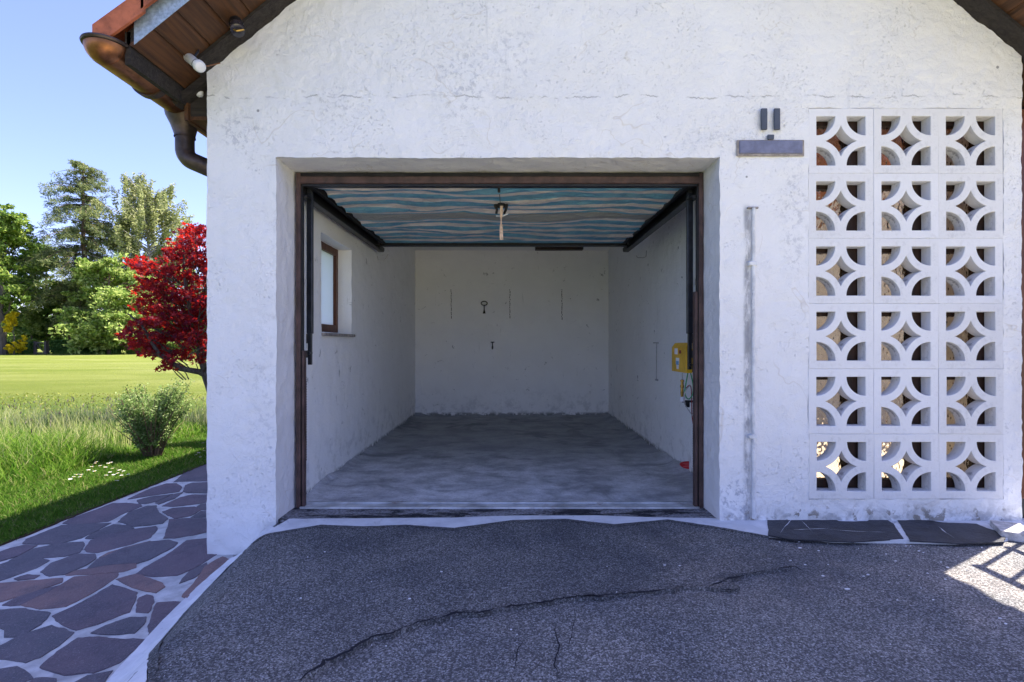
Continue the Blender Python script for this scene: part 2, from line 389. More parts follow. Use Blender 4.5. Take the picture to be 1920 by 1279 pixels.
M['clay'] = m_plain('clay_tile', (.42, .125, .06), .75, var=.22, sc=12, bump=.003, dirt=(.2, .07, .04))
M['soffit'] = m_wood('brown_soffit_boards', (.115, .05, .02), (.05, .024, .012), 1)
M['beam'] = m_wood('weathered_black_beam', (.022, .019, .018), (.045, .038, .034), 0, 1.4, .8, .006)
M['brownwood'] = m_wood('red_brown_wood', (.14, .048, .02), (.07, .024, .012), 2, 1.0, .4)
M['darkwood'] = m_wood('dark_brown_wood', (.045, .022, .015), (.022, .012, .01), 2, 1.0, .5)
M['orangewood'] = m_wood('orange_brown_boards', (.40, .15, .06), (.22, .075, .03), 1, .8, .5)
M['sillstone'] = m_plain('grey_sill_stone', (.30, .27, .25), .7, var=.2, sc=30)
M['white'] = m_plain('white_paint', (.74, .75, .76), .5, var=.06, sc=10)
M['conduit'] = m_plain('painted_conduit', (.66, .67, .69), .6, var=.14, sc=12, dirt=(.45, .45, .47))
M['yellow'] = m_plain('yellow_plastic', (.70, .40, .015), .38, var=.12, sc=9)
M['brass'] = m_plain('brass', (.45, .28, .08), .35, .85, var=.3, sc=40)
M['green'] = m_plain('green_cable', (.03, .28, .11), .45, var=.1)
M['red'] = m_plain('red_plastic', (.50, .025, .03), .35, var=.1)
M['redwire'] = m_plain('red_wire', (.28, .03, .03), .5)
M['greywire'] = m_plain('grey_wire', (.42, .40, .38), .6)
M['strap'] = m_plain('tan_strap', (.62, .45, .33), .8, var=.2, sc=30, dirt=(.4, .3, .25))
M['bluecloth'] = m_plain('blue_cloth', (.01, .12, .24), .8)
M['iron'] = m_plain('black_iron', (.02, .018, .017), .7, var=.3)
M['sticker'] = m_plain('sticker_white', (.75, .75, .8), .5, var=.05)
M['stickerblue'] = m_plain('sticker_blue', (.15, .38, .6), .5, var=.05)
M['numgrey'] = m_plain('dark_grey_metal', (.085, .095, .12), .5, .3, var=.1)
M['plate'] = m_plain('blue_grey_enamel', (.17, .18, .27), .45, var=.14, sc=18)
M['mortar'] = m_plain('grey_mortar', (.54, .54, .54), .9, var=.16, sc=11, bump=.004, dirt=(.32, .32, .33))
M['hedgewood'] = m_wood('weathered_rail', (.14, .12, .11), (.08, .07, .07), 2)
M['bark'] = m_wood('grey_bark', (.17, .145, .125), (.07, .06, .055), 2, .3, .9, .02)
M['barkred'] = m_wood('brown_bark', (.20, .13, .10), (.10, .07, .06), 2, .3, .9, .02)
M['barkmaple'] = m_wood('lichened_bark', (.11, .10, .085), (.045, .035, .032), 2, .9, .9, .006)
M['birch'] = m_wood('birch_bark', (.55, .53, .50), (.22, .2, .19), 2, .2, .8, .01)
s = NT('tile_lamp', .3); M['lampglass'] = m_plain('smoked_glass', (.03, .028, .035), .12, 0, .6)
s = NT('smoked'); 

# concrete strip / white levelling paint
s = NT('pale_cement', .8, (.6, .62, .66), .25)
c = s.mix(s.ramp(s.noise(7, 6, .62), .36, .66), (.60, .61, .64), (.74, .75, .78))
c = s.mix(s.math('MULTIPLY', s.ramp(s.noise(40, 5, .7), .6, .72), .5), c, (.33, .34, .38))
cv = s.math('ABSOLUTE', s.math('SUBTRACT', s.noise(2.8, 5, .6, .6), .5)); cr = s.math('MULTIPLY', s.ramp(cv, .006, 0, False), s.ramp(s.noise(2, 2), .5, .6))
s.base(s.mix(s.math('MULTIPLY', cr, .6), c, (.25, .26, .3))); s.bump(s.math('SUBTRACT', s.noise(25, 6, .65), cr), .006, .8); M['cement'] = s.mat
# bitumen
s = NT('black_bitumen', .55, (.02, .02, .03), .4)
c = s.mix(s.ramp(s.noise(9, 6, .7), .35, .65), (.013, .014, .021), (.036, .038, .052))
c = s.mix(s.math('MULTIPLY', s.ramp(s.noise(120, 4, .7), .6, .7), .5), c, (.16, .16, .19)); s.base(c); s.bump(s.noise(45, 6, .7), .006); M['bitumen'] = s.mat
s = NT('worn_threshold', .7, (.02, .02, .03), .35)
k = s.ramp(s.noise(7, 8, .78, .5, s.obj(scale=(.55, 2.0, 1))), .47, .53)
c = s.mix(k, s.mix(s.ramp(s.noise(40, 4), .4, .6), (.012, .013, .018), (.034, .035, .046)), s.mix(s.ramp(s.noise(60, 4), .4, .6), (.16, .155, .16), (.30, .30, .33)))
s.base(c); s.bump(s.math('SUBTRACT', s.noise(50, 6, .7), s.math('MULTIPLY', k, .5)), .008); M['threshold'] = s.mat
# flagstones
s = NT('porphyry_flagstone', .72, (.1, .08, .09), .35); r = s.island()
c = s.cramp(r, [(0, (.098, .080, .100)), (.25, (.118, .092, .110)), (.5, (.085, .078, .100)), (.72, (.135, .098, .108)), (.86, (.19, .115, .108)), (1, (.20, .125, .115))])
c = s.mix(s.math('MULTIPLY', s.ramp(s.noise(6, 5, .6), .4, .7), .45), c, (.062, .056, .072))
c = s.mix(s.math('MULTIPLY', s.ramp(s.noise(190, 3, .7), .6, .7), .4), c, (.34, .30, .33)); s.base(c)
s.bump(s.math('ADD', s.noise(22, 6, .62), s.math('MULTIPLY', s.noise(120, 3), .3)), .008, .8); M['stone'] = s.mat
def m_stone(name, a_, b_):
    s = NT(name, .72, a_, .35); c = s.mix(s.ramp(s.noise(3.2, 3, .6), .38, .62), a_, b_)
    c = s.mix(s.math('MULTIPLY', s.ramp(s.noise(9, 6, .7), .45, .7), .45), c, (.055, .050, .066)); c = s.mix(s.math('MULTIPLY', s.ramp(s.noise(170, 3, .75), .56, .68), .5), c, (.36, .32, .36))
    c = s.mix(s.math('MULTIPLY', s.ramp(s.noise(230, 2, .7, 0, s.obj(loc=(4, 4, 4))), .58, .7), .5), c, (.03, .028, .035)); s.base(c)
    s.bump(s.math('ADD', s.noise(16, 7, .68), s.math('MULTIPLY', s.noise(120, 3), .25)), .014, .8); return s.mat
M['stone_red'] = m_stone('reddish_flagstone', (.25, .155, .14), (.19, .125, .125)); M['stone_purple'] = m_stone('purple_flagstone', (.145, .108, .128), (.112, .095, .118)); M['stone_grey'] = m_stone('grey_flagstone', (.125, .11, .13), (.10, .095, .115))
# garage floor
s = NT('garage_concrete', .8, (.3, .3, .3), .3); X = s.sep()
n = s.noise(3.0, 9, .74, .2, s.obj(scale=(.9, 1.3, 1)))
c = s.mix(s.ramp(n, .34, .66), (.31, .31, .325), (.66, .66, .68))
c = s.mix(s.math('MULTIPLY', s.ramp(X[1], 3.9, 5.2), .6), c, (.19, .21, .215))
c = s.mix(s.math('MULTIPLY', s.ramp(s.noise(6, 7, .75, .2, s.obj(scale=(.6, 2.4, 1), loc=(3, 1, 0))), .56, .68), .55), c, (.42, .44, .48))
c = s.mix(s.math('MULTIPLY', s.ramp(s.noise(60, 5, .8), .5, .66), .45), c, (.16, .16, .17))
c = s.mix(s.math('MULTIPLY', s.ramp(s.noise(1.7, 4, .6, 1, s.obj(loc=(5, 1, 0))), .54, .66), .5), c, (.11, .12, .125))
c = s.mix(s.math('MULTIPLY', s.ramp(s.noise(44, 2, .5, 0, s.obj(loc=(2, 2, 2))), .76, .79), .8), c, (.05, .045, .04))
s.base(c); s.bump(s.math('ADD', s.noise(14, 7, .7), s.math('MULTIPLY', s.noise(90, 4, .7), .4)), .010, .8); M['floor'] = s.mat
# lawn
s = NT('lawn', .9, (.1, .2, .03), .15); 
n = s.noise(.35, 5, .6, .3, s.obj(scale=(.35, 1, 1))); n2 = s.noise(5, 7, .8, 0, s.obj(scale=(1, .6, 1)))
c = s.mix(s.ramp(n, .36, .64), (.135, .17, .022), (.20, .225, .050)); c = s.mix(s.ramp(n2, .3, .7), s.mix(.35, c, (.09, .13, .016)), c)
c = s.mix(s.math('MULTIPLY', s.ramp(s.noise(.22, 5, .65, .2, s.obj(scale=(.3, 1.0, 1), loc=(7, 3, 0))), .48, .74), .38), c, (.40, .38, .19))
X = s.sep(); c = s.mix(s.ramp(X[1], 13, 9), c, (.08, .13, .018))
s.base(c); s.bump(s.noise(9, 8, .8), .10, 1.0); M['lawn'] = s.mat
s = NT('soil', .95, (.05, .035, .025), .1); s.base(s.mix(s.noise(20, 5), (.035, .025, .018), (.09, .065, .045))); s.bump(s.noise(30, 5), .02); M['soil'] = s.mat
M['grass'] = m_leaf('grass_blade', [(0, (.05, .13, .012)), (.5, (.085, .19, .018)), (.85, (.14, .24, .03)), (1, (.30, .27, .12))], .45)
M['tallgrass'] = m_leaf('tall_grass_blade', [(0, (.06, .16, .018)), (.55, (.15, .29, .03)), (.85, (.22, .33, .05)), (1, (.42, .40, .18))], .6)
M['drygrass'] = m_leaf('dry_grass_blade', [(0, (.30, .40, .09)), (.5, (.52, .54, .20)), (1, (.64, .62, .32))], .6)
M['lawnblade'] = m_leaf('lawn_blade', [(0, (.15, .19, .018)), (.6, (.23, .26, .035)), (1, (.44, .40, .16))], .4)
M['seed'] = m_leaf('seed_head', [(0, (.10, .07, .07)), (.3, (.28, .21, .17)), (1, (.62, .55, .42))], .3)
M['redleaf'] = m_leaf('red_maple_leaf', [(0, (.035, .012, .028)), (.45, (.075, .014, .032)), (.8, (.13, .018, .028)), (1, (.42, .05, .04))], .34, .5, (.95, .03, .012))
M['shrubleaf'] = m_leaf('shrub_leaf', [(0, (.08, .15, .03)), (.5, (.19, .30, .08)), (1, (.42, .48, .22))], .35)
M['spruce'] = m_leaf('spruce_spray', [(0, (.08, .12, .055)), (.5, (.19, .24, .10)), (1, (.40, .42, .18))], .45)
M['birchleaf'] = m_leaf('birch_leaf', [(0, (.20, .24, .09)), (.5, (.33, .37, .16)), (1, (.52, .52, .28))], .4)
M['oakleaf'] = m_leaf('broad_leaf', [(0, (.08, .16, .03)), (.5, (.20, .31, .06)), (1, (.42, .50, .12))], .4)
M['darkleaf'] = m_leaf('dark_leaf', [(0, (.05, .11, .03)), (.5, (.12, .22, .05)), (1, (.28, .38, .09))], .35)
M['brightleaf'] = m_leaf('bright_leaf', [(0, (.15, .25, .05)), (.5, (.30, .41, .10)), (1, (.54, .60, .22))], .45)
M['yellowleaf'] = m_leaf('yellow_leaf', [(0, (.45, .38, .02)), (1, (.85, .68, .03))], .45)
M['hedgeleaf'] = m_leaf('hedge_leaf', [(0, (.04, .11, .03)), (.6, (.08, .18, .05)), (1, (.20, .30, .08))], .3)
M['petal'] = m_leaf('daisy_petal', [(0, (.8, .8, .82)), (1, (.85, .8, .82))], .3); M['daisyeye'] = m_plain('daisy_eye', (.7, .5, .05), .8)
# striped tarpaulin: stripe coordinate stored in the mesh before it is crumpled
s = NT('striped_tarpaulin', .6, (.5, .5, .5), .35)
at = s.n.new('ShaderNodeAttribute'); at.attribute_name = 'flat'; A = s.sep(at.outputs['Vector'])
ph = s.math('FRACT', s.math('DIVIDE', s.math('SUBTRACT', A[1], 3.155), .150))
st = s.math('MULTIPLY', s.ramp(ph, .40, .45), s.ramp(ph, .985, .955))
seam = s.math('MULTIPLY', s.ramp(A[1], 3.84, 3.85), s.ramp(A[1], 4.04, 4.03)); st = s.math('MULTIPLY', st, s.math('SUBTRACT', 1, seam))
wc = s.mix(s.ramp(s.noise(5, 5, .6), .35, .65), (.62, .57, .55), (.76, .70, .66)); wc = s.mix(seam, wc, (.34, .35, .33))
bc = s.mix(s.ramp(s.noise(7, 5, .6), .35, .65), (.11, .32, .47), (.19, .43, .56))
c = s.mix(st, wc, bc); c = s.mix(s.math('MULTIPLY', s.ramp(s.noise(3, 5, .7), .5, .7), .25), c, (.14, .16, .17))
s.base(c); s.bump(s.noise(18, 5, .6, .6, s.obj(scale=(.6, 1.4, 1))), .035, .9); M['tarp'] = s.mat
s = NT('frosted_pane', .35, (.8, .85, .88), .5)
tr = s.n.new('ShaderNodeBsdfTranslucent'); tr.inputs[0].default_value = (1, .99, .97, 1); mx = s.n.new('ShaderNodeMixShader'); mx.inputs[0].default_value = .93
s.l(s.p.outputs[0], mx.inputs[1]); s.l(tr.outputs[0], mx.inputs[2]); s.l(mx.outputs[0], s.n['Material Output'].inputs[0]); M['frost'] = s.mat
s = NT('dimpled_glass', .12, (.85, .80, .70), .5); s.p.inputs['Transmission Weight'].default_value = 1; s.p.inputs['IOR'].default_value = 1.45
s.bump(s.vor(70, 'SMOOTH_F1', s.obj(scale=(1, 1, .55))), .010, .8); M['dimple'] = s.mat
s = NT('beige_stucco', .9, (.42, .38, .30), .2); s.base(s.mix(s.ramp(s.noise(30, 5, .6), .35, .65), (.40, .36, .28), (.58, .52, .42))); s.bump(s.noise(38, 4), .02); M['stucco'] = s.mat
M['paving'] = m_plain('cream_paving', (.52, .44, .34), .85, var=.12, sc=14, bump=.004)
M['bounce_ground'] = m_plain('pale_bounce_ground', (.58, .53, .31), .9, var=.08, sc=18, bump=.01)
M['kerb'] = m_plain('white_concrete', (.55, .53, .52), .85, var=.2, sc=25, bump=.006, dirt=(.2, .18, .17))

# ------------------------------------------------------------------ wall dimensions
YF = 2.89                                            # facade plane
XL, XR = -1.712, 2.886; OL, OR, OT = -1.322, 1.181, 2.052
BL, BR, BT, BB = 1.683, 2.783, 2.331, .124          # block screen opening
def roofz(x): x = np.asarray(x, float); return np.where(x < .643, 2.94 + .81*(x+1.247), 2.94 - .81*(x-2.533))
def warp(P, amp=1.):
    P = np.asarray(P, float); D = np.empty_like(P)
    for k in range(3): D[:, k] = .0052*noise3(P, 8, 3+k) + .0034*noise3(P, 26, 13+k)
    return P + D*amp
def front_relief(P):
    """trowelled relief of the render, pushed out along -y"""
    q = np.array(P); q[:, 0] += .10*noise3(P, 3.1, 41); q[:, 2] += .10*noise3(P, 3.1, 42)
    a = 1-np.abs(noise3(q, 6.5, 51))*2.2; b = 1-np.abs(noise3(q, 14, 52))*2.2
    out = np.array(P); msk = np.clip(.3+1.8*noise3(P, 1.9, 54), 0, 1); out[:, 1] -= .0017*np.clip(a, 0, 1)**6*msk + .0003*np.clip(b, 0, 1)**3*msk + .0014*noise3(P, 40, 53)
    return out
def grid_idx(nu, nv, keep=None):
    i = np.arange(nu-1)[:, None]*nv + np.arange(nv-1)[None, :]
    q = np.stack([i, i+nv, i+nv+1, i+1], -1)
    if keep is not None: q = q[keep]
    return q.reshape(-1, 4)
def lin(bps, d):
    o = []
    for a, b in zip(bps[:-1], bps[1:]): o += list(np.linspace(a, b, max(2, int(round(abs(b-a)/d))+1))[:-1])
    return np.array(o + [bps[-1]])
def patch(name, o, u, v, nu, nv, mat, parent, amp=1., relief=False, flip=False):
    """flat rectangle o + s*u + t*v as a displaced grid"""
    S, T = np.meshgrid(np.linspace(0, 1, nu), np.linspace(0, 1, nv), indexing='ij')
    P = np.array(o)[None] + S.reshape(-1, 1)*np.array(u)[None] + T.reshape(-1, 1)*np.array(v)[None]
    P = warp(P, amp); 
    if relief: P = front_relief(P)
    q = grid_idx(nu, nv); q = q[:, ::-1] if flip else q
    return P, q
def join_np(parts):
    V = []; Q = []; b = 0
    for P, q in parts: V.append(P); Q.append(q+b); b += len(P)
    return np.concatenate(V), np.concatenate(Q)

# ================================================================== GROUND
def sheet(name, poly, z0, mat, kind='structure', step=.12, skirt=.03, amp=.0, follow=True, parent=None):
    xs = [p[0] for p in poly]; ys = [p[1] for p in poly]
    ex = []
    if step:
        for x in np.arange(min(xs), max(xs), step):
            for y in np.arange(min(ys), max(ys), step):
                if inpoly((x, y), poly): ex.append((x, y))
    V, T, B = cdt(None, [poly], lambda c: inpoly(c, poly), ex)
    P = np.array([(v.x, v.y, 0) for v in V]); z = (gz(P[:, 0], P[:, 1]) if follow else 0) + z0
    if amp: z = z + amp*noise3(P, 2.5, 9)
    P[:, 2] = z; n = len(P); F2 = [list(t) for t in T]
    if skirt:
        P = np.concatenate([P, P - [0, 0, skirt]]); F2 += [[a, a+n, b+n, b] for a, b in B]
    o = mesh_np(name, P, F2, mat, parent)
    if kind: o['kind'] = kind
    return o
g = mesh_np('ground', [(-900, -900, -.21), (900, -900, -.21), (900, 900, -.21), (-900, 900, -.21)], [[0, 1, 2, 3]], M['lawn']); g['kind'] = 'structure'
# asphalt forecourt with the ramp down to the flagged path
ys = lin([-14, 0.5, 3.0], .08)[::1]; ys = np.concatenate([np.linspace(-14, .4, 30), np.arange(.5, 3.02, .06)])
xs = np.concatenate([np.linspace(-1.62, -.7, 24), np.arange(-.6, 3.4, .12), np.linspace(3.5, 12, 20)])
XX, YY = np.meshgrid(xs, ys, indexing='ij')
ed = np.interp(YY, [p[1] for p in L1], [p[0] for p in L1]); XX = np.where(XX < -.7, ed + .02 + (XX+1.62)/.92*(-.7-ed-.02), XX)
P = np.stack([XX.ravel(), YY.ravel(), gz(XX.ravel(), YY.ravel())-.014], 1)
P[:, 2] += .003*noise3(P*[1, 1, 0], 1.7, 5)
DW = mesh_np('driveway', P, grid_idx(len(xs), len(ys)), M['asphalt'], smooth=True); DW['kind'] = 'structure'
sheet('bounce_ground', [(-1.0, -16), (14, -16), (14, .35), (-.95, .25)], -.004, M['bounce_ground'], step=0, skirt=.03, follow=False)  # pale sheet out of view, added to bounce warm sunlight onto the facade
# newer coarse layer of asphalt in front of the door, ending in a torn edge
edge = [(-60, 1800), (330, 1520), (560, 1279), (640, 1225), (700, 1197), (800, 1165), (850, 1152), (900, 1147), (960, 1140), (1060, 1122), (1150, 1117), (1220, 1110), (1290, 1100), (1385, 1104), (1380, 1092), (1330, 1090), (1400, 1076), (1450, 1068), (1490, 1062), (1440, 1005), (1345, 990), (1250, 976), (1150, 981), (1000, 974), (850, 989), (600, 986), (500, 1000), (430, 1062), (340, 1150), (275, 1230), (235, 1290), (150, 1400)]
P = [gp(*p) for p in edge]; P = ragged(resample(chaikin(P, 1), .02), .012, 14, 3)
sheet('driveway_overlay', P, .0015, M['asphalt2'], kind=None, step=.09, skirt=.02, amp=.0015, parent=DW)
tear = [gp(*p) for p in edge[2:17]]; ta = resample(tear, .015, False); A_ = np.array([(p[0], p[1], 0) for p in ta])
e0 = ragged(ragged(ta, .018, 13, 4), .008, 60, 6); nz = noise3(A_, 4.1, 77)+.6*noise3(A_, 11, 78)
m_tear = m_asphalt('asphalt_tear', .62, .7)
wd_ = np.maximum(.002, .014+.030*nz); e1 = [(p[0]-.2*w_, p[1]+w_) for p, w_ in zip(e0, wd_)]
sheet('asphalt_tear', [(x, y-.004) for x, y in e0]+ragged(e1, .005, 45, 12)[::-1], .0032, m_tear, kind=None, step=0, skirt=.02, parent=DW)
def crack(px, w_=.003, seed=1, z=.0035, amp=.006, mat=None):
    p = resample([gp(*q) for q in px], .012, False); p = ragged(ragged(p, amp, 13, seed), amp*.45, 60, seed+2); A2 = np.array([(a, b, 0) for a, b in p]); ww = w_*np.clip(.55+1.6*noise3(A2, 12, seed+3), .12, 2); L_, R2 = [], []
    for i in range(len(p)):
        a = p[max(0, i-1)]; b = p[min(len(p)-1, i+1)]; dx, dy = b[0]-a[0], b[1]-a[1]; l = math.hypot(dx, dy) or 1; k = ww[i]*min(1, i/4, (len(p)-1-i)/4)+.0002
        L_.append((p[i][0]-dy/l*k, p[i][1]+dx/l*k)); R2.append((p[i][0]+dy/l*k, p[i][1]-dx/l*k))
    V = [(x, y, float(gz(x, y))+z) for x, y in L_+R2]; n = len(p)
    o = mesh_np('crack', V, [[i, i+1, n+i+1, n+i] for i in range(n-1)], mat or M['crackblack'], DW)
crack(edge[2:11], .0055, 4, .0045, .018); crack([(1060, 1122), (1150, 1117), (1220, 1110), (1290, 1100)], .004, 14, .0045, .008); crack([(1330, 1098), (1400, 1078), (1450, 1068), (1490, 1062), (1510, 1075)], .005, 5)
crack([(1310, 1092), (1350, 1106), (1390, 1106)], .003, 6, .003); crack([(1045, 1150), (1040, 1180), (1048, 1205), (1038, 1240), (1046, 1262)], .0015, 7, -.009); crack([(1082, 1140), (1075, 1165), (1068, 1195), (1066, 1215)], .0012, 8, -.009)
crack([(1066, 1180), (1040, 1195)], .002, 9, -.009); crack([(985, 1190), (970, 1215), (965, 1250)], .0018, 10, -.009); crack([(830, 1070), (815, 1090), (800, 1102)], .002, 12); crack([(430, 1150), (400, 1158), (375, 1162)], .0025, 13)
# pale cement strip: runs up the ramp, then along the door
U = [(-80, 1620), (60, 1440), (200, 1279), (300, 1170), (365, 1105), (432, 1048), (478, 1010), (515, 990), (542, 974), (700, 973), (850, 972), (960, 968), (1120, 968), (1250, 972), (1345, 973), (1420, 962), (1442, 962)]
L = [(20, 1620), (150, 1440), (275, 1279), (280, 1225), (345, 1150), (430, 1060), (470, 1022), (510, 1000), (600, 985), (680, 988), (760, 985), (850, 991), (960, 976), (1060, 974), (1150, 984), (1250, 975), (1340, 988), (1440, 1006)]
U = [gp(*p) for p in U]; L = [gp(*p) for p in L]
Lr = ragged(resample(L, .015, False), .008, 22, 8); Ur = ragged(resample(U, .03, False), .003, 14, 4)
sheet('cement_strip', Ur + Lr[::-1], .0045, M['cement'], step=.07, skirt=.02)
# black bitumen line sealing its outer edge
L0 = [(x + .004, y - .002) for x, y in L]
Lo = [(x + .045*math.cos(a), y + .045*math.sin(a)) for (x, y), a in zip(L, [0]*4+[-.3]*3+[-1.2]*2+[-1.57]*9)]
Lo = [(a[0]*(1-k)+b[0]*k, a[1]*(1-k)+b[1]*k) for a, b, k in zip(L, Lo, [.5, .6, .7, .9, .8, .6, .7, .6, 1, .9, .5, .9, .9, 1, .9, .7, .8, .4])]
sheet('bitumen_seam', ragged(resample(L0, .02, False), .002, 20, 2) + ragged(resample(Lo, .02, False), .008, 25, 6)[::-1], .0042, m_tear, kind=None, step=0, skirt=.01, parent=DW)
# worn bitumen threshold inside the door opening
th = [(OL+.004, YF-.02), (OR-.0, YF-.02), (OR-.0, 3.12), (OL+.004, 3.12)]
th = [gp(540, 979), gp(700, 975), gp(960, 970), gp(1200, 972), gp(1348, 978), (OR+.01, 2.92), (OR+.01, 3.12), (OL-.01, 3.12), (OL-.01, 2.92)]
sheet('threshold', resample(th, .05), .001, M['threshold'], step=.06, skirt=.01, follow=False)
# cement apron and the two black slabs under the block screen
ap = [(1425, 955), (1925, 955), (2080, 975), (2010, 1012), (1925, 1001), (1880, 1012), (1790, 1016), (1690, 1014), (1560, 1012), (1440, 1003)]
sheet('cement_apron', ragged(resample([gp(*p) for p in ap], .03), .003, 20, 2), .003, M['cement'], step=.08, skirt=.02)
sb = [(1437, 968), (1470, 967), (1540, 969), (1560, 972), (1572, 979), (1600, 980), (1625, 979), (1636, 972), (1660, 974), (1675, 984), (1694, 1012), (1600, 1018), (1480, 1013), (1441, 1006)]
sheet('black_slab', ragged(resample([gp(*p) for p in sb], .02), .004, 20, 5), .0065, M['bitumen'], step=.08, skirt=.006)
sb = [(1680, 972), (1720, 974), (1770, 982), (1830, 984), (1850, 992), (1888, 1004), (1882, 1018), (1800, 1021), (1706, 1016), (1700, 1005)]
sheet('black_slab', ragged(resample([gp(*p) for p in sb], .02), .004, 20, 6), .0065, M['bitumen'], step=.08, skirt=.006)
for k_, q in enumerate(([(1463, 1003), (1472, 990), (1485, 977)], [(1503, 980), (1512, 988), (1522, 999)], [(1488, 996), (1545, 994), (1600, 999), (1660, 1001)], [(1760, 990), (1775, 1002), (1790, 1012)])): crack(q, .0022, 30+k_, .0085, .003, M['cement'])
# cream paving right of the garage
sheet('paving', [(2.95, 2.95), (9, 2.95), (9, 9), (2.95, 9)], .02, M['paving'], step=0, skirt=.05, follow=False)

# flagstone path: mortar bed + separate stones
bed = [(-3.02, -3.0), (-1.30, -3.0), (-1.415, 1.80), (-1.555, 2.885), (-1.60, 2.95), (-1.69, 2.95), (-1.69, 9.5), (-3.02, 9.5)]
V, T, B = cdt(None, [resample(bed, .12)], lambda c: inpoly(c, bed), [(x, y) for x in np.arange(-2.95, -1.4, .13) for y in np.arange(-2.9, 9.4, .13) if inpoly((x, y), bed)])
P = np.array([(v.x, v.y, LOW) for v in V]); P[:, 2] += .003*noise3(P, 5, 2); nb = len(P)
AV = [P]; AF = [list(t) for t in T]; AM = [0]*len(T); base = nb
TR = [
[(360,372),(395,350),(460,325),(560,290),(640,258),(720,255),(805,265),(810,275),(700,320),(620,362),(430,378)],
[(135,488),(150,465),(250,425),(350,385),(450,378),(628,372),(560,410),(470,455),(330,490),(200,490)],
[(0,590),(-60,560),(60,515),(140,498),(212,500),(100,560)],
[(60,585),(190,518),(330,488),(475,478),(480,500),(450,540),(370,560),(250,570),(130,578)],
[(-80,640),(60,590),(130,578),(200,572),(285,585),(200,630),(60,680),(0,698),(-80,700)],
[(235,650),(300,600),(430,552),(540,550),(550,575),(480,620),(370,665),(290,674)],
[(487,515),(520,470),(600,440),(740,410),(890,388),(897,410),(860,455),(740,495),(560,540),(500,535)],
[(485,460),(560,415),(650,378),(740,385),(765,400),(650,435),(520,460)],
[(680,362),(740,310),(840,275),(890,272),(905,310),(960,345),(930,372),(840,385),(755,388),(710,370)],
[(730,235),(860,175),(950,145),(1010,145),(1040,165),(1020,190),(850,215)],
[(785,240),(860,220),(985,205),(900,245),(830,260),(795,258)],
[(890,255),(1000,205),(1045,195),(1000,230),(910,262)],
[(995,135),(1060,80),(1200,25),(1290,30),(1290,128),(1060,132)],
[(1050,190),(1062,155),(1100,140),(1290,136),(1290,200),(1080,198)],
[(930,272),(1030,225),(1100,208),(1290,208),(1290,235),(1100,265),(990,275)],
[(930,305),(990,285),(1110,278),(1150,295),(1090,330),(1000,345)],
[(1125,280),(1150,262),(1290,245),(1290,300),(1160,295)],
[(1095,338),(1150,303),(1290,306),(1290,335),(1160,337)],
[(940,458),(965,380),(970,350),(1080,343),(1290,345),(1290,395),(1100,440),(1000,455)],
[(500,632),(560,580),(700,520),(850,480),(960,470),(1015,485),(990,510),(840,585),(790,600),(640,610)],
[(575,565),(620,540),(740,505),(860,475),(800,500),(650,548)],
[(378,670),(430,645),(600,618),(780,597),(780,625),(700,650),(500,665)],
[(778,662),(830,625),(950,560),(1070,470),(1290,450),(1270,530),(1200,575),(1110,630),(1010,670),(880,675)],
[(127,838),(300,755),(420,680),(672,657),(670,680),(540,765),(375,850),(230,862)],
[(-100,725),(355,688),(350,710),(180,770),(-100,850)],
[(20,838),(130,780),(335,730),(290,755),(120,838),(60,845)],
[(85,690),(150,668),(225,672),(200,688),(110,697)],
[(665,692),(780,662),(930,715),(942,735),(890,770),(760,740)],
[(300,905),(420,850),(560,775),(640,725),(780,770),(770,820),(735,880),(560,950),(440,982),(350,950)],
[(778,880),(800,800),(840,782),(872,790),(880,825),(850,885)],
[(-80,880),(120,862),(240,880),(285,890),(230,955),(110,1020),(25,1022),(30,980),(-80,930)],
[(520,1000),(600,960),(740,915),(835,910),(825,950),(770,1000),(650,1008)],
[(850,1015),(865,930),(885,860),(900,830),(1000,822),(1085,835),(1040,885),(940,965)],
[(1045,790),(1110,720),(1180,620),(1270,565),(1330,590),(1200,725),(1110,812)],
[(1030,715),(1080,650),(1180,600),(1190,615),(1120,680)],
[(-60,1110),(120,1015),(290,960),(415,1000),(360,1055),(230,1140),(150,1168),(60,1150),(-60,1140)],
[(230,1195),(330,1110),(440,1035),(560,1025),(690,1040),(820,1040),(780,1085),(680,1175),(540,1225),(370,1240)],
[(-80,1225),(90,1195),(170,1240),(190,1258),(60,1310),(-80,1330)],
[(90,1330),(205,1262),(320,1265),(300,1330),(150,1380)],
[(370,1320),(500,1250),(640,1222),(560,1330),(480,1390),(400,1370)]]
stones = []
for t in TR:
    st = []
    for a, b in t:
        px, py = a/3.052, 860+b/3.052; Y = (H-LOW)*F/(py-VY); st.append((wx(px, Y), Y))
    stones.append(st)
def halfclip(poly, m, n):
    out = []
    for i in range(len(poly)):
        a, b = poly[i], poly[(i+1) % len(poly)]; da = (a[0]-m[0])*n[0]+(a[1]-m[1])*n[1]; db = (b[0]-m[0])*n[0]+(b[1]-m[1])*n[1]
        if da <= 0: out.append(a)
        if (da < 0 < db) or (db < 0 < da):
            t = da/(da-db); out.append((a[0]+(b[0]-a[0])*t, a[1]+(b[1]-a[1])*t))
    return out
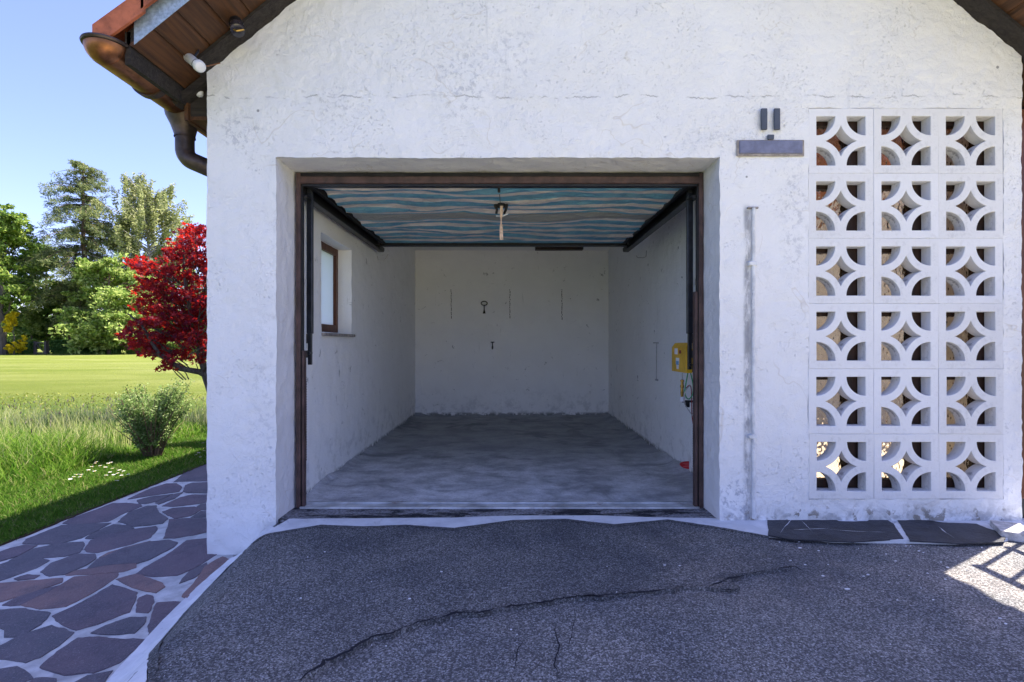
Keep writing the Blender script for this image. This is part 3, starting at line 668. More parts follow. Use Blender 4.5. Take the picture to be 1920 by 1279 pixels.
for (x0, x1, y0, y1) in ((-3.0, -1.72, 5.75, 9.45), (-3.0, -1.45, -2.9, 1.70)):
    pts = [(random.uniform(x0, x1), random.uniform(y0, y1)) for _ in range(int((x1-x0)*(y1-y0)*6.5))]
    for i, p in enumerate(pts):
        cell = [(x0, y0), (x1, y0), (x1, y1), (x0, y1)]
        for j, q in enumerate(pts):
            if i != j and abs(p[0]-q[0])+abs(p[1]-q[1]) < 2.5:
                nx, ny = q[0]-p[0], q[1]-p[1]; L_ = math.hypot(nx, ny); nx /= L_; ny /= L_
                cell = halfclip(cell, ((p[0]+q[0])/2-nx*.02, (p[1]+q[1])/2-ny*.02), (nx, ny))
                if len(cell) < 3: break
        if len(cell) >= 3 and all(not inpoly((sum(a for a, b in cell)/len(cell), sum(b for a, b in cell)/len(cell)), st) for st in stones): stones.append(cell)
def offset(P, d):
    n = len(P); ar = sum(P[i][0]*P[(i+1) % n][1]-P[(i+1) % n][0]*P[i][1] for i in range(n)); sg = 1 if ar > 0 else -1; Q = []
    for i in range(n):
        a, b = P[i-1], P[(i+1) % n]; dx, dy = b[0]-a[0], b[1]-a[1]; l = math.hypot(dx, dy) or 1; Q.append((P[i][0]+sg*dy/l*d, P[i][1]-sg*dx/l*d))
    return Q
for k, st in enumerate(stones):
    st = resample(offset(resample(st, .045), .0035), .025) if k < len(TR) else resample(chaikin(resample(st, .05), 1), .03); st = ragged(ragged(st, .005, 20, 31), .003, 55, 33)
    try: V, T, B = cdt(None, [st], lambda c: inpoly(c, st))
    except Exception: continue
    h = .0035 + .002*random.random(); n = len(V); tilt = (random.uniform(-.004, .004), random.uniform(-.004, .004))
    cx = sum(v.x for v in V)/n; cy = sum(v.y for v in V)/n
    top = [(v.x, v.y, LOW + h + (v.x-cx)*tilt[0] + (v.y-cy)*tilt[1]) for v in V]
    low = [(v.x + (v.x-cx)*.02, v.y+(v.y-cy)*.02, LOW - .01) for v in V]
    AV.append(np.array(top+low)); AF += [[i+base for i in t] for t in T] + [[a+base, a+n+base, b+n+base, b+base] for a, b in B]; AM += [3 if k in (20, 21, 23, 24, 27, 33) else (1 if random.random() < .6 else 2)]*(len(T)+len(B)); base += 2*n
o = mesh_np('path', np.concatenate(AV), AF, [M['mortar'], M['stone_purple'], M['stone_grey'], M['stone_red']], mi=AM); o['kind'] = 'structure'
# soil line between path and grass
sheet('soil_edge', ragged(resample([(-3.07, -2), (-3.0, -2), (-3.0, 9.5), (-3.07, 9.5)], .04), .012, 12, 3), LOW+.006, M['soil'], step=0, follow=False)

# ================================================================== GARAGE
G = empty('garage', (0, 0, 0)); tag(G, 'white rendered gable garage with open door and pierced block screen', 'garage')
# front wall with its two openings
us = lin([XL, OL, OR, BL, BR, XR], .0135); vs = lin([-.30, 0, BB, OT, BT], .0135)
UU, VV = np.meshgrid(us, vs, indexing='ij'); uc = (us[:-1]+us[1:])/2; vc = (vs[:-1]+vs[1:])/2
UC, VC = np.meshgrid(uc, vc, indexing='ij')
keep = ~(((UC > OL) & (UC < OR) & (VC < OT)) | ((UC > BL) & (UC < BR) & (VC > BB) & (VC < BT)))
P1 = np.stack([UU.ravel(), np.full(UU.size, YF), VV.ravel()], 1); q1 = grid_idx(len(us), len(vs), keep)
ts = np.linspace(0, 1, 120)**1.0; U2, T2 = np.meshgrid(us, ts, indexing='ij'); Z2 = BT + (roofz(U2)-BT)*T2
P2 = np.stack([U2.ravel(), np.full(U2.size, YF), Z2.ravel()], 1); q2 = grid_idx(len(us), len(ts))
parts = [(front_relief(warp(P1)), q1), (front_relief(warp(P2)), q2)]
V, Q = join_np(parts); fw = mesh_np('front_wall', V, Q, M['front'], G, smooth=True)
# reveals round the door opening and round the screen
parts = []
YD = 3.135
def rev(o, u, v, a, b):
    P, q = patch('', o, u, v, a, b, None, None)
    # blend: front edge keeps the facade relief so the arris closes
    k = np.clip(1-(P[:, 1]-YF)/.03, 0, 1)[:, None]; P = P*(1-k)+front_relief(P)*k
    return P, q
parts.append(rev((OL, YF, -.1), (0, .36, 0), (0, 0, OT+.1), 22, 150)); parts.append(rev((OR, YF, -.1), (0, .36, 0), (0, 0, OT+.1), 22, 150))
parts.append(rev((OL, YF, OT), (OR-OL, 0, 0), (0, .36, 0), 180, 22))
for a in (BL, BR): parts.append(rev((a, YF, BB), (0, .11, 0), (0, 0, BT-BB), 8, 160))
for z in (BB, BT): parts.append(rev((BL, YF, z), (BR-BL, 0, 0), (0, .11, 0), 80, 8))
V, Q = join_np(parts); mesh_np('door_reveal', V, Q, M['reveal'], G, smooth=True)
# outer side walls, back wall, inner skins
P, q = patch('', (XL, YF, -.3), (0, 5.0, 0), (0, 0, 2.865), 340, 190, None, None)
side = []
WY0, WY1, WZ0, WZ1 = 3.66, 4.36, 1.077, 1.80
yy = lin([YF, WY0, WY1, 7.6], .03); zz = lin([-.3, WZ0, WZ1, 2.56], .03); A, B_ = np.meshgrid(yy, zz, indexing='ij')
ac = (yy[:-1]+yy[1:])/2; bc_ = (zz[:-1]+zz[1:])/2; AC, BC = np.meshgrid(ac, bc_, indexing='ij'); kp = ~((AC > WY0) & (AC < WY1) & (BC > WZ0) & (BC < WZ1))
side.append((warp(np.stack([np.full(A.size, XL), A.ravel(), B_.ravel()], 1)), grid_idx(len(yy), len(zz), kp)[:, ::-1]))
V, Q = join_np(side); mesh_np('side_wall', V, Q, M['front'], G, smooth=True)
IXL, IXR, IYB, IZT = -1.352, 1.395, 7.275, 2.33
yy2 = lin([3.15, WY0, WY1, IYB], .03); zz2 = lin([-.1, WZ0, WZ1, IZT], .03); A, B_ = np.meshgrid(yy2, zz2, indexing='ij')
AC, BC = np.meshgrid((yy2[:-1]+yy2[1:])/2, (zz2[:-1]+zz2[1:])/2, indexing='ij'); kp = ~((AC > WY0) & (AC < WY1) & (BC > WZ0) & (BC < WZ1))
def room(P):
    P = warp(P, .8); return P
parts = [(room(np.stack([np.full(A.size, IXL), A.ravel(), B_.ravel()], 1)), grid_idx(len(yy2), len(zz2), kp))]
# deep window reveal
for (o_, u_, v_) in (((XL, WY0, WZ0), (IXL-XL, 0, 0), (0, 0, WZ1-WZ0)), ((XL, WY1, WZ0), (IXL-XL, 0, 0), (0, 0, WZ1-WZ0)), ((XL, WY0, WZ1), (IXL-XL, 0, 0), (0, WY1-WY0, 0)), ((XL, WY0, WZ0), (IXL-XL, 0, 0), (0, WY1-WY0, 0))):
    P, q = patch('', o_, u_, v_, 13, 26, None, None, .8); parts.append((P, q))
V, Q = join_np(parts); mesh_np('inner_left_wall', V, Q, M['room'], G, smooth=True)
P, q = patch('', (IXR, 3.15, -.1), (0, IYB-3.15, 0), (0, 0, IZT+.1), 140, 80, None, None, .8); mesh_np('inner_right_wall', P, q, M['room'], G, smooth=True)
P, q = patch('', (IXL, IYB, -.1), (IXR-IXL, 0, 0), (0, 0, IZT+.1), 90, 80, None, None, .8); bw = mesh_np('inner_back_wall', P, q, M['room'], G, smooth=True)
# solid cores (block light, give the wall its thickness)
mb = MB(); mb.box((XL+.03, YF+.03, -.3), (OL-.01, 3.13, 2.30)).build('wall_core', M['room'], G) if False else None
box('jamb_core', (IXL-.06, 3.125, -.1), (OL-.012, 3.15, 2.3), M['room'], G); box('jamb_core', (OR+.012, 3.125, -.1), (IXR+.06, 3.15, 2.3), M['room'], G)
box('lintel_core', (OL-.05, 3.125, OT+.012), (OR+.05, 3.15, 2.33), M['room'], G)
box('rear_wall', (XL+.02, IYB+.03, -.3), (XR, IYB+.3, 4.4), M['stucco'], G)
box('partition_wall', (IXR+.02, 3.16, -.3), (1.63, IYB+.02, 2.36), M['stucco'], G)
box('ceiling', (IXL-.05, 3.13, IZT), (IXR+.1, IYB+.05, IZT+.05), M['room'], G)
# floor, slightly dished with a dusty fillet against the walls
nx, ny = 120, 170; S, T_ = np.meshgrid(np.linspace(IXL-.01, IXR+.01, nx), np.linspace(3.10, IYB+.01, ny), indexing='ij')
P = np.stack([S.ravel(), T_.ravel(), np.zeros(S.size)], 1)
dl = P[:, 0]-IXL; dr = IXR-P[:, 0]; db = IYB-P[:, 1]
wl = .03+.03*noise3(P, 2.2, 8); wr = .10+.07*noise3(P, 2.2, 9); 
z = -.004 - .018*np.clip((P[:, 1]-3.2)/2, 0, 1) + .003*noise3(P, 2.0, 4) + .0015*noise3(P, 9, 6)
z += .045*np.exp(-np.maximum(dl, 0)/.05)*(.7+noise3(P, 4, 1)) + .045*np.exp(-np.maximum(dr, 0)/.07)*(.8+noise3(P, 4, 2)) + .03*np.exp(-np.maximum(db, 0)/.04)*(.8+1.4*noise3(P, 6, 3))
z = np.where(P[:, 1] < 3.26, np.minimum(z, -.004), z)
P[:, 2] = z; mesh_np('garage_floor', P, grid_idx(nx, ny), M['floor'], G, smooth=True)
# scratches and marks left by shelf uprights on the back wall
for px in (846, 956, 1053.5):
    mk = MB(); y = 543
    while y < 597:
        h = random.uniform(1.5, 5); x = wx(px+random.uniform(-.5, .5), IYB); mk.box((x-.004, IYB-.012, wz(y+h, IYB)), (x+.004, IYB-.004, wz(y, IYB))); y += h+random.uniform(.6, 1.6)
    mk.build('shelf_track_mark', M['iron'], G)
# steel door frame
fr = empty('door_frame', parent=G)
def prof(name, x0, x1, mat=M['steelbrown'], y0=3.118, y1=3.175, z0=0.0, z1=1.985): return box(name, (x0, y0, z0), (x1, y1, z1), mat, fr, .004)
FX0, FX1 = wx(555, 3.12), wx(1319, 3.12)
m = MB(); m.box((FX0, 3.118, 0), (FX0+.026, 3.17, 2.045), 0, .003); m.box((FX0+.024, 3.13, 0), (FX0+.034, 3.16, 1.99), 1, .001); m.box((FX0+.033, 3.122, 0), (FX0+.046, 3.165, .96), 0, .003); m.build('left_jamb', [M['steelbrown'], M['black']], fr)
m = MB(); m.box((FX1-.026, 3.118, 0), (FX1, 3.17, 2.045), 0, .003); m.box((FX1-.034, 3.13, 0), (FX1-.024, 3.16, 1.99), 1, .001); m.box((FX1-.050, 3.122, 0), (FX1-.033, 3.165, 1.32), 0, .003); m.build('right_jamb', [M['steelbrown'], M['black']], fr)
zt = wz(325, 3.13)
m = MB(); m.box((FX0+.02, 3.122, zt-.022), (FX1-.02, 3.16, zt+.0), 1, .002); m.box((FX0+.02, 3.116, wz(344, 3.12)), (FX1-.02, 3.17, zt-.022), 0, .004); m.box((FX0+.02, 3.13, wz(348, 3.12)), (FX1-.02, 3.175, wz(344, 3.12)), 1, .001)
m.build('head_rail', [M['steelbrown'], M['black']], fr)
m = MB(); m.box((FX0+.03, 3.10, -.004), (FX1-.03, 3.245, .006), 0, .002); m.box((FX0+.03, 3.10, .006), (FX1-.03, 3.112, .012), 0); m.box((FX0+.03, 3.195, .006), (FX1-.03, 3.20, .011), 0)
M['sill'] = m_plain('galvanised_sill', (.55, .57, .60), .5, .4, var=.25, sc=5, dirt=(.20, .12, .08)); m.build('sill_rail', M['sill'], fr)
# white plaster fillet line over the frame
# up-and-over door parked under the ceiling
D = empty('garage_door', parent=G); D['label'] = 'raised up and over door lined with blue striped tarpaulin'
CX0, CX1, CZ = -1.21, 1.095, 1.985
nx, ny = 260, 240; S, T_ = np.meshgrid(np.linspace(0, 1, nx), np.linspace(3.13, 4.94, ny), indexing='ij')
Pf = np.stack([(CX0+S*(CX1-CX0)).ravel(), T_.ravel(), np.zeros(S.size)], 1)
edge_l = .02*np.abs(noise3(Pf*[0, 1, 0], 5, 3)); P = Pf.copy()
P[:, 0] += np.where(Pf[:, 0] < 0, 1, -1)*edge_l*np.abs(Pf[:, 0])/1.2*1.8
q = Pf*[.55, 1.9, 1]
q2 = Pf.copy(); q2[:, 0] += .12*noise3(Pf, 2, 61)
z = .027*noise3(Pf*[.55, 1.15, 1], 2.9, 60) + .020*noise3(q, 3.4, 62) + .006*(1-2*np.abs(noise3(q2*[.5, 2.0, 1], 5, 63))) + .004*(1-2*np.abs(noise3(q2*[.6, 1.6, 1], 11, 64))) + .0016*noise3(Pf, 30, 65)
damp = np.clip((Pf[:, 1]-3.13)/.1, .15, 1)*np.clip((4.94-Pf[:, 1])/.1, .2, 1); seam = np.clip(1-np.abs(Pf[:, 1]-3.94)/.1, 0, 1)
P[:, 2] = CZ - .012 + z*damp*(1-.6*seam)
P[:, 1] += .016*noise3(Pf, 3.2, 70)*damp
tarp = mesh_np('tarpaulin_lining', P, grid_idx(nx, ny)[:, ::-1], M['tarp'], D, smooth=True)
a = tarp.data.attributes.new('flat', 'FLOAT_VECTOR', 'POINT'); a.data.foreach_set('vector', Pf.astype(np.float32).ravel())
box('door_leaf', (-1.285, 3.14, CZ+.03), (1.145, 5.02, CZ+.05), M['steelbrown'], D)
for side_ in (0, 1):
    sx = 1 if side_ == 0 else -1; x0 = -1.30 if side_ == 0 else 1.165
    m = MB(); m.box((x0, 3.15, CZ-.075), (x0+sx*.012, 5.06, CZ+.02)); m.box((x0, 3.15, CZ-.078), (x0+sx*.05, 5.06, CZ-.07)); m.box((x0+sx*.055, 3.15, CZ-.02), (x0+sx*.085, 5.0, CZ+.03))
    m.box((x0+sx*.012, 4.9, CZ-.065), (x0+sx*.05, 5.08, CZ-.035)); m.box((x0+sx*.03, 4.97, CZ-.03), (x0+sx*.09, 5.03, CZ+.02))
    m.build('side_rail', M['black'], D)
    # lever arm, fixed to the frame
    xa = wx(581.5, 3.24) if side_ == 0 else wx(1293, 3.24); h = .018
    m = MB(); m.box((xa-h, 3.225, wz(626, 3.24)), (xa+h, 3.255, wz(358, 3.24)), 0, .004); m.box((xa-h*.62, 3.228, wz(684 if side_ == 0 else 693, 3.24)), (xa+h*.62, 3.25, wz(620, 3.24)), 0, .002)
    m.box((xa-.012, 3.22, wz(362, 3.24)), (xa+.012, 3.27, wz(350, 3.24)+.02)); m.tube([(xa, 3.215, wz(662 if side_ == 0 else 684, 3.24)), (xa, 3.26, wz(662 if side_ == 0 else 684, 3.24))], .009, 8)
    m.build('lever_arm', M['blacksemi'], D)
    fx = FX0+.03 if side_ == 0 else FX1-.03
    m = MB()
    m.box((fx, 3.20, wz(644, 3.2)), (xa-sx*.01, 3.235, wz(626, 3.2)), 0, .003); m.build('pivot_bracket', M['black'], D); m = MB(); m.box((fx, 3.20, wz(671, 3.2)), (xa-sx*.005, 3.225, wz(657, 3.2)), 0, .003); m.build('pivot_bracket', M['black'], D)
    # chain and balance spring beside the jamb
    xs_ = wx(571.5, 3.2) if side_ == 0 else wx(1302.5, 3.2); m = MB(); y0 = 672 if side_ == 0 else 690
    for k in range(5):
        za = wz(y0+k*8.5, 3.2); pts = [(xs_+.006*math.cos(t)*(1 if k % 2 else .3), 3.2+.006*math.cos(t)*(.3 if k % 2 else 1), za-.013+.018*math.sin(t)) for t in np.linspace(0, 2*math.pi, 11)]
        m.tube(pts, .0022, 5)
    m.build('chain', M['iron'], D)
    m = MB(); zs = wz(y0+40, 3.2); n = 460; m.tube([(xs_+.011*math.cos(t*.62*math.pi), 3.2+.011*math.sin(t*.62*math.pi), zs-t*.0011) for t in range(n)], .0022, 4); m.build('balance_spring', M['steelbrown'], D)
    m = MB(); xc = wx(566.5+4, 3.3) if side_ == 0 else wx(1301.5, 3.3); m.tube([(xc, 3.3, 1.96), (xc-.002, 3.3, 1.5), (xc, 3.3, .95)], .003, 6); m.tube([(xc+sx*.012, 3.31, 1.96), (xc+sx*.012, 3.31, .97)], .003, 6); m.tube([(xc, 3.3, 1.42), (xc, 3.3, 1.38)], .009, 6); m.build('lift_cable', M['white'], D)
m = MB(); m.box((wx(564, 3.2), 3.19, wz(540, 3.2)), (wx(568.5, 3.2), 3.2, wz(450, 3.2))); m.build('tarpaulin_flap', M['bluecloth'], D)
m = MB(); m.box((-1.24, 4.94, CZ-.035), (1.12, 5.02, CZ+.02), 0, .004); m.build('bottom_rail', M['black'], D)
# lock, bracket and pull strap
yl = 3.50; zl = CZ-.02; xl = wx(940, yl)
m = MB(); m.box((wx(925, 3.17), 3.16, wz(350, 3.17)), (wx(944.5, 3.17), 3.19, wz(345.5, 3.17)+.002), 0, .001); m.box((wx(933, 3.2), 3.19, wz(360, 3.2)), (wx(938, 3.2), 3.22, wz(346, 3.2)), 0, .002); m.tube([(wx(937, 3.25), 3.24, 1.945), (wx(938, 3.4), 3.40, 1.93)], .0025, 5)
m.tube([(xl, yl, zl+.02), (xl, yl, zl-.03)], .026, 12); m.box((xl-.05, yl-.012, zl-.035), (xl+.045, yl+.012, zl-.012), 0, .004); m.tube([(xl-.045, yl-.02, zl-.02), (xl-.03, yl-.01, zl-.05), (xl-.035, yl, zl-.075)], .009, 6); m.tube([(xl+.04, yl-.02, zl-.015), (xl+.03, yl, zl-.05), (xl+.018, yl, zl-.075)], .009, 6)
m.build('lock', M['black'], D)
m = MB(); m.tube([(xl-.035, yl-.03, zl-.098), (xl+.01, yl-.035, zl-.10), (xl+.045, yl-.03, zl-.082)], .004, 6); m.build('lock_lever', M['white'], D)
ys_ = yl-.06; n = 26; V = []; 
for k in range(n+1):
    t = k/n; z_ = wz(386, ys_)+(wz(450, ys_)-wz(386, ys_))*t; ww = .0095*(1-.45*math.exp(-((t-.45)/.13)**2))*(1+.28*t); xm = wx(940.5, ys_)-.003*math.sin(t*3); tw = 1.0*math.exp(-((t-.45)/.16)**2)
    for sgn in (-1, 1):
        for th_ in (-.0012, .0012): V.append((xm+sgn*ww*math.cos(tw), ys_+sgn*ww*math.sin(tw)+th_, z_))
Fs = []
for k in range(n):
    a_ = k*4; b_ = a_+4
    Fs += [(a_, a_+2, b_+2, b_), (a_+1, b_+1, b_+3, a_+3), (a_, b_, b_+1, a_+1), (a_+2, a_+3, b_+3, b_+2)]
Fs += [(0, 1, 3, 2), (n*4, n*4+2, n*4+3, n*4+1)]
MB().add(V, Fs).build('pull_strap', M['strap'], D)
# beam end showing above the back of the door
box('ceiling_batten', (wx(1003, 6.9), 6.8, 2.255), (wx(1092, 6.9), 6.9, IZT), M['darkwood'], G, .004)
# side window
W_ = empty('window', parent=G); xf = -1.468
m = MB(); t = .045
m.box((xf-.05, WY0, WZ0+.02), (xf, WY0+t, WZ1)); m.box((xf-.05, WY1-t, WZ0+.02), (xf, WY1, WZ1)); m.box((xf-.05, WY0+t, WZ1-t-.012), (xf-.002, WY1-t, WZ1)); m.box((xf-.05, WY0+t, WZ0+.02), (xf-.002, WY1-t, WZ0+.02+.06))
m.build('window_frame', M['brownwood'], W_)
box('window_pane', (xf-.030, WY0+t-.01, WZ0+.07), (xf-.026, WY1-t+.01, WZ1-t), M['frost'], W_)
box('window_sill', (xf-.01, WY0-.005, WZ0-.018), (IXL+.03, WY1+.01, WZ0+.004), M['sillstone'], W_, .003)
# ---------------- pierced block screen
cell = (BR-BL)/3; cellz = (BT-BB)/6; op = .1385
def arc(cx, cy, r, a0, a1, n): return [(cx+r*math.cos(a0+(a1-a0)*i/n), cy+r*math.sin(a0+(a1-a0)*i/n)) for i in range(n+1)]
hw, hh = cell/2-.0006, cellz/2-.0006; k = op; r1 = .1065; r2 = .1475
loops = [[(-hw, -hh), (hw, -hh), (hw, hh), (-hw, hh)]]
qd = []
for sx in (-1, 1):
    for sy in (-1, 1):
        A0 = arc(sx*k, sy*k, r1, 0, math.pi/2, 12); A0 = [(sx*k - sx*(x-sx*k), sy*k - sy*(y-sy*k)) for x, y in A0]
        qd.append([(sx*k, sy*k)] + A0)
ym = math.sqrt(r2*r2-k*k); st = []
for (cx, cy, a0) in ((k, k, None), (-k, k, None), (-k, -k, None), (k, -k, None)):
    # arc from vertex on one axis to the next round the corner centre
    pA = (0, cy-math.copysign(ym, cy)) if cx*cy > 0 else (cx-math.copysign(ym, cx), 0)
    pB = (cx-math.copysign(ym, cx), 0) if cx*cy > 0 else (0, cy-math.copysign(ym, cy))
    aA = math.atan2(pA[1]-cy, pA[0]-cx); aB = math.atan2(pB[1]-cy, pB[0]-cx)
    d_ = (aB-aA+math.pi) % (2*math.pi)-math.pi; st.append(arc(cx, cy, r2, aA, aA+d_, 12)[:-1])
# order: start right/top quadrant going counter-clockwise
star = []
for c_ in ((k, k), (-k, k), (-k, -k), (k, -k)):
    cx, cy = c_
    P0 = {(1, 1): ((1, 0), (0, 1)), (-1, 1): ((0, 1), (-1, 0)), (-1, -1): ((-1, 0), (0, -1)), (1, -1): ((0, -1), (1, 0))}[(int(math.copysign(1, cx)), int(math.copysign(1, cy)))]
    e = k-ym; A_, B2 = [(v[0]*e, v[1]*e) for v in P0]
    aA = math.atan2(A_[1]-cy, A_[0]-cx); aB = math.atan2(B2[1]-cy, B2[0]-cx); d_ = (aB-aA+math.pi) % (2*math.pi)-math.pi
    star += arc(cx, cy, r2, aA, aA+d_, 14)[:-1]
loops += qd + [star]
def solid(c): return not any(inpoly(c, q_) for q_ in qd) and not inpoly(c, star)
V2, T2_, B2_ = cdt(None, loops, solid)
dpt = .068; n = len(V2); e = .0022
VV_ = [(v.x, 0, v.y) for v in V2] + [(v.x, dpt, v.y) for v in V2]
FF = [list(t)[::1] for t in T2_] + [[i+n for i in t][::-1] for t in T2_] + [[b, a, a+n, b+n] for a, b in B2_]
bmesh_src = MB().add(VV_, FF)
blk = bmesh_src.build('breeze_block', M['block'], G)
import bmesh
bm = bmesh.new(); bm.from_mesh(blk.data); bm.normal_update()
eds = [e_ for e_ in bm.edges if len(e_.link_faces) == 2 and abs(e_.link_faces[0].normal.angle(e_.link_faces[1].normal)) > .9 and all(v.co.y < .01 for v in e_.verts)]
bmesh.ops.bevel(bm, geom=eds, offset=.0035, segments=2, affect='EDGES', profile=.6); bm.to_mesh(blk.data); bm.free()
first = True
for i in range(3):
    for j in range(6):
        o = blk if first else link(blk.copy(), G); first = False
        o.location = (BL+cell*(i+.5)+random.uniform(-.001, .001), YF-.0005+random.uniform(-.0025, .002), BT-cellz*(j+.5)); o.rotation_euler = (0, random.uniform(-.005, .005), 0)
m = MB()
for i in (1, 2): m.box((BL+cell*i-.009, YF+.0035, BB), (BL+cell*i+.009, YF+.06, BT))
for j in range(1, 6): m.box((BL, YF+.0045, BT-cellz*j-.009), (BR, YF+.058, BT-cellz*j+.009))
m.build('block_mortar', M['block'], G)
# timber lattice glazed with dimpled glass right behind the blocks
YG = 2.972
LT = empty('glazed_lattice', parent=G); m = MB()
for i, (a, b) in enumerate(((1585, 1640), (1706, 1760), (1828, 1870))): m.box((wx(a, YG), YG-.005, .08), (wx(b, YG), YG+.05, 2.34))
m.box((1.64, YG-.005, .08), (wx(1528, YG), YG+.05, 2.34)); m.box((wx(1880, YG), YG-.005, .08), (2.86, YG+.05, 2.34))
for j in range(5): m.box((1.65, YG-.001, wz(236+119*j, YG)), (2.84, YG+.046, wz(204+119*j, YG)))
m.box((1.65, YG-.001, wz(925, YG)), (2.84, YG+.046, wz(899, YG))); m.build('lattice_frame', M['darkwood'], LT)
box('dimpled_pane', (1.66, YG+.02, .15), (2.84, YG+.024, 2.33), M['dimple'], LT)
# porch behind the screen
box('porch_ceiling', (1.635, 3.06, 2.36), (3.12, 5.75, 2.40), M['orangewood'], G); box('porch_floor', (1.635, 2.96, -.05), (2.95, 7.2, .03), M['paving'], G)
box('porch_pier', (2.80, YF+.04, -.1), (XR-.012, 3.62, 2.5), M['reveal'], G)
box('corner_post', (2.893, 2.925, .115), (3.02, 3.03, 2.345), M['brownwood'], G, .006)
box('post_foot', (2.90, 2.93, 0), (3.0, 3.02, .115), M['iron'], G)
# ---------------- roof
R_ = empty('roof', parent=G); YV = 2.50
def slope_prism(name, x0, x1, y0, y1, t0, t1, mat, parent, right=False):
    """board lying in the roof slope between distances t0..t1 above the soffit plane"""
    V = []
    for y in (y0, y1):
        for x, t in ((x0, t0), (x1, t0), (x1, t1), (x0, t1)): V.append((x, y, float(roofz(x))+t))
    return MB().add(V, [(0,1,2,3),(7,6,5,4),(0,4,5,1),(1,5,6,2),(2,6,7,3),(3,7,4,0)]).build(name, mat, parent)
XE, XE2, XRG = -1.86, 3.15, .643
# soffit: separate boards running front to back
YVR = 2.37  # extra right-hand overhang, added to throw more shade on the driveway
for (xa, xb, nm, yv) in ((XE, XRG, 'soffit', YV), (XRG, XE2, 'soffit', YVR)):
    m = MB(); n = int(round((xb-xa)/.108)); 
    for i in range(n):
        a_ = xa+(xb-xa)*i/n; b_ = xa+(xb-xa)*(i+1)/n; g_ = .010; zo = 0 if i % 2 else .004
        V = []
        for y in (yv, 7.9):
            for x, t in ((a_+g_, zo), (b_-g_, zo), (b_-.0, .016), (b_-.0, .02), (a_, .02), (a_, .016)): V.append((x, y, float(roofz(x))+t))
        m.add(V, [(0,1,2,3,4,5), (11,10,9,8,7,6)] + [(q_, q_+6, (q_+1) % 6+6, (q_+1) % 6) for q_ in range(6)])
    m.build(nm, M['soffit'], R_)
slope_prism('roof_deck', XE-.02, XRG, YV+.01, 7.9, .022, .10, M['beam'], R_); slope_prism('roof_deck', XRG, XE2, YVR+.01, 7.9, .022, .10, M['beam'], R_)
# weathered board where soffit meets the wall
def ragprism(xa, xb, y0, y1, t0, t1):
    m = MB(); n = 60; V = []
    for i in range(n+1):
        x = xa+(xb-xa)*i/n; z = float(roofz(x)); j = .006*math.sin(i*1.7)*random.random()
        for (y, t) in ((y0, t0+j), (y1, t0-.012+j*1.5), (y1, t1), (y0, t1)): V.append((x, y, z+t))
    Fs = [(0, 1, 2, 3), (n*4+3, n*4+2, n*4+1, n*4)]
    for i in range(n):
        for k_ in range(4): Fs.append((i*4+k_, i*4+(k_+1) % 4, (i+1)*4+(k_+1) % 4, (i+1)*4+k_))
    return m.add(V, Fs)
ragprism(XL-.03, XRG, 2.79, YF+.02, -.022, .001).build('wall_beam', M['beam'], R_); ragprism(XRG, XR+.1, 2.79, YF+.02, -.022, .001).build('wall_beam', M['beam'], R_)
# zinc verge flashing and clay verge tiles
def vp(px, py, Y=YV): return (wx(px, Y), wz(py, Y))
def flash(xa, xb, YV=YV):
    V = []
    for x in (xa, xb):
        z = float(roofz(x))
        for (y, t) in ((YV-.004, -.004), (YV-.001, -.004), (YV-.001, .15), (YV-.004, .15)): V.append((x, y, z+t))
    return MB().add(V, [(0,1,2,3),(7,6,5,4)]+[(i, (i+1) % 4, (i+1) % 4+4, i+4) for i in range(4)])
flash(XE+.025, XRG).build('verge_flashing', M['zinc'], R_); flash(XRG, XE2-.02, YVR).build('verge_flashing', M['zinc'], R_)
xe, ze = vp(183, 38); 
for right in (0, 1):
    for i in range(9):
        L_ = .30; x0 = xe+.01+i*L_*.775; sgn = 1
        if right: x0 = 2*XRG-x0; sgn = -1
        if (x0 > XRG-.1 and not right) or (x0 < XRG+.1 and right): break
        m = MB(); x1 = x0+sgn*L_*.82; yv = YVR if right else YV
        def zz_(x): return float(roofz(x))+ .185
        lift = .022                                    # lower edge sits on the tile below
        V = []
        for x, lf in ((x0, lift), (x1, 0)):
            for y, t in ((yv-.045, -.115), (yv-.030, -.115), (yv-.030, -.02), (yv-.01, 0), (YV+.3, 0), (YV+.3, .02), (yv-.02, .022), (yv-.045, .0)): V.append((x, y, zz_(x)+t+lf))
        m.add(V, [tuple(range(8)), tuple(range(15, 7, -1))]+[(q_, q_+8, (q_+1) % 8+8, (q_+1) % 8) for q_ in range(8)])
        m.build('verge_tile', M['clay'], R_)
for (xa, xb) in ((xe+.02, XRG), (2*XRG-xe-.02, XRG)):
    m = MB(); rows = 9; cols = 26
    for i in range(rows):
        for j in range(cols):
            x0 = xa+(xb-xa)*i/rows; x1 = xa+(xb-xa)*(i+1.08)/rows; y0 = YV+.3+j*(5.15/cols); y1 = y0+5.15/cols-.004; V = []
            for x, lf in ((x0, .022), (x1, 0)):
                for t_ in range(7):
                    y = y0+(y1-y0)*t_/6; V.append((x, y, float(roofz(x))+.185+lf+.018*math.sin(t_/6*math.pi*2)))
            m.add(V, [(t_, t_+1, t_+8, t_+7) for t_ in range(6)])
    m.build('roof_tiles', M['clay'], R_)
m = MB(); m.tube([(XRG, YV-.03, float(roofz(XRG))+.19), (XRG, 7.9, float(roofz(XRG))+.19)], .11, 12); m.build('ridge_tiles', M['clay'], R_)
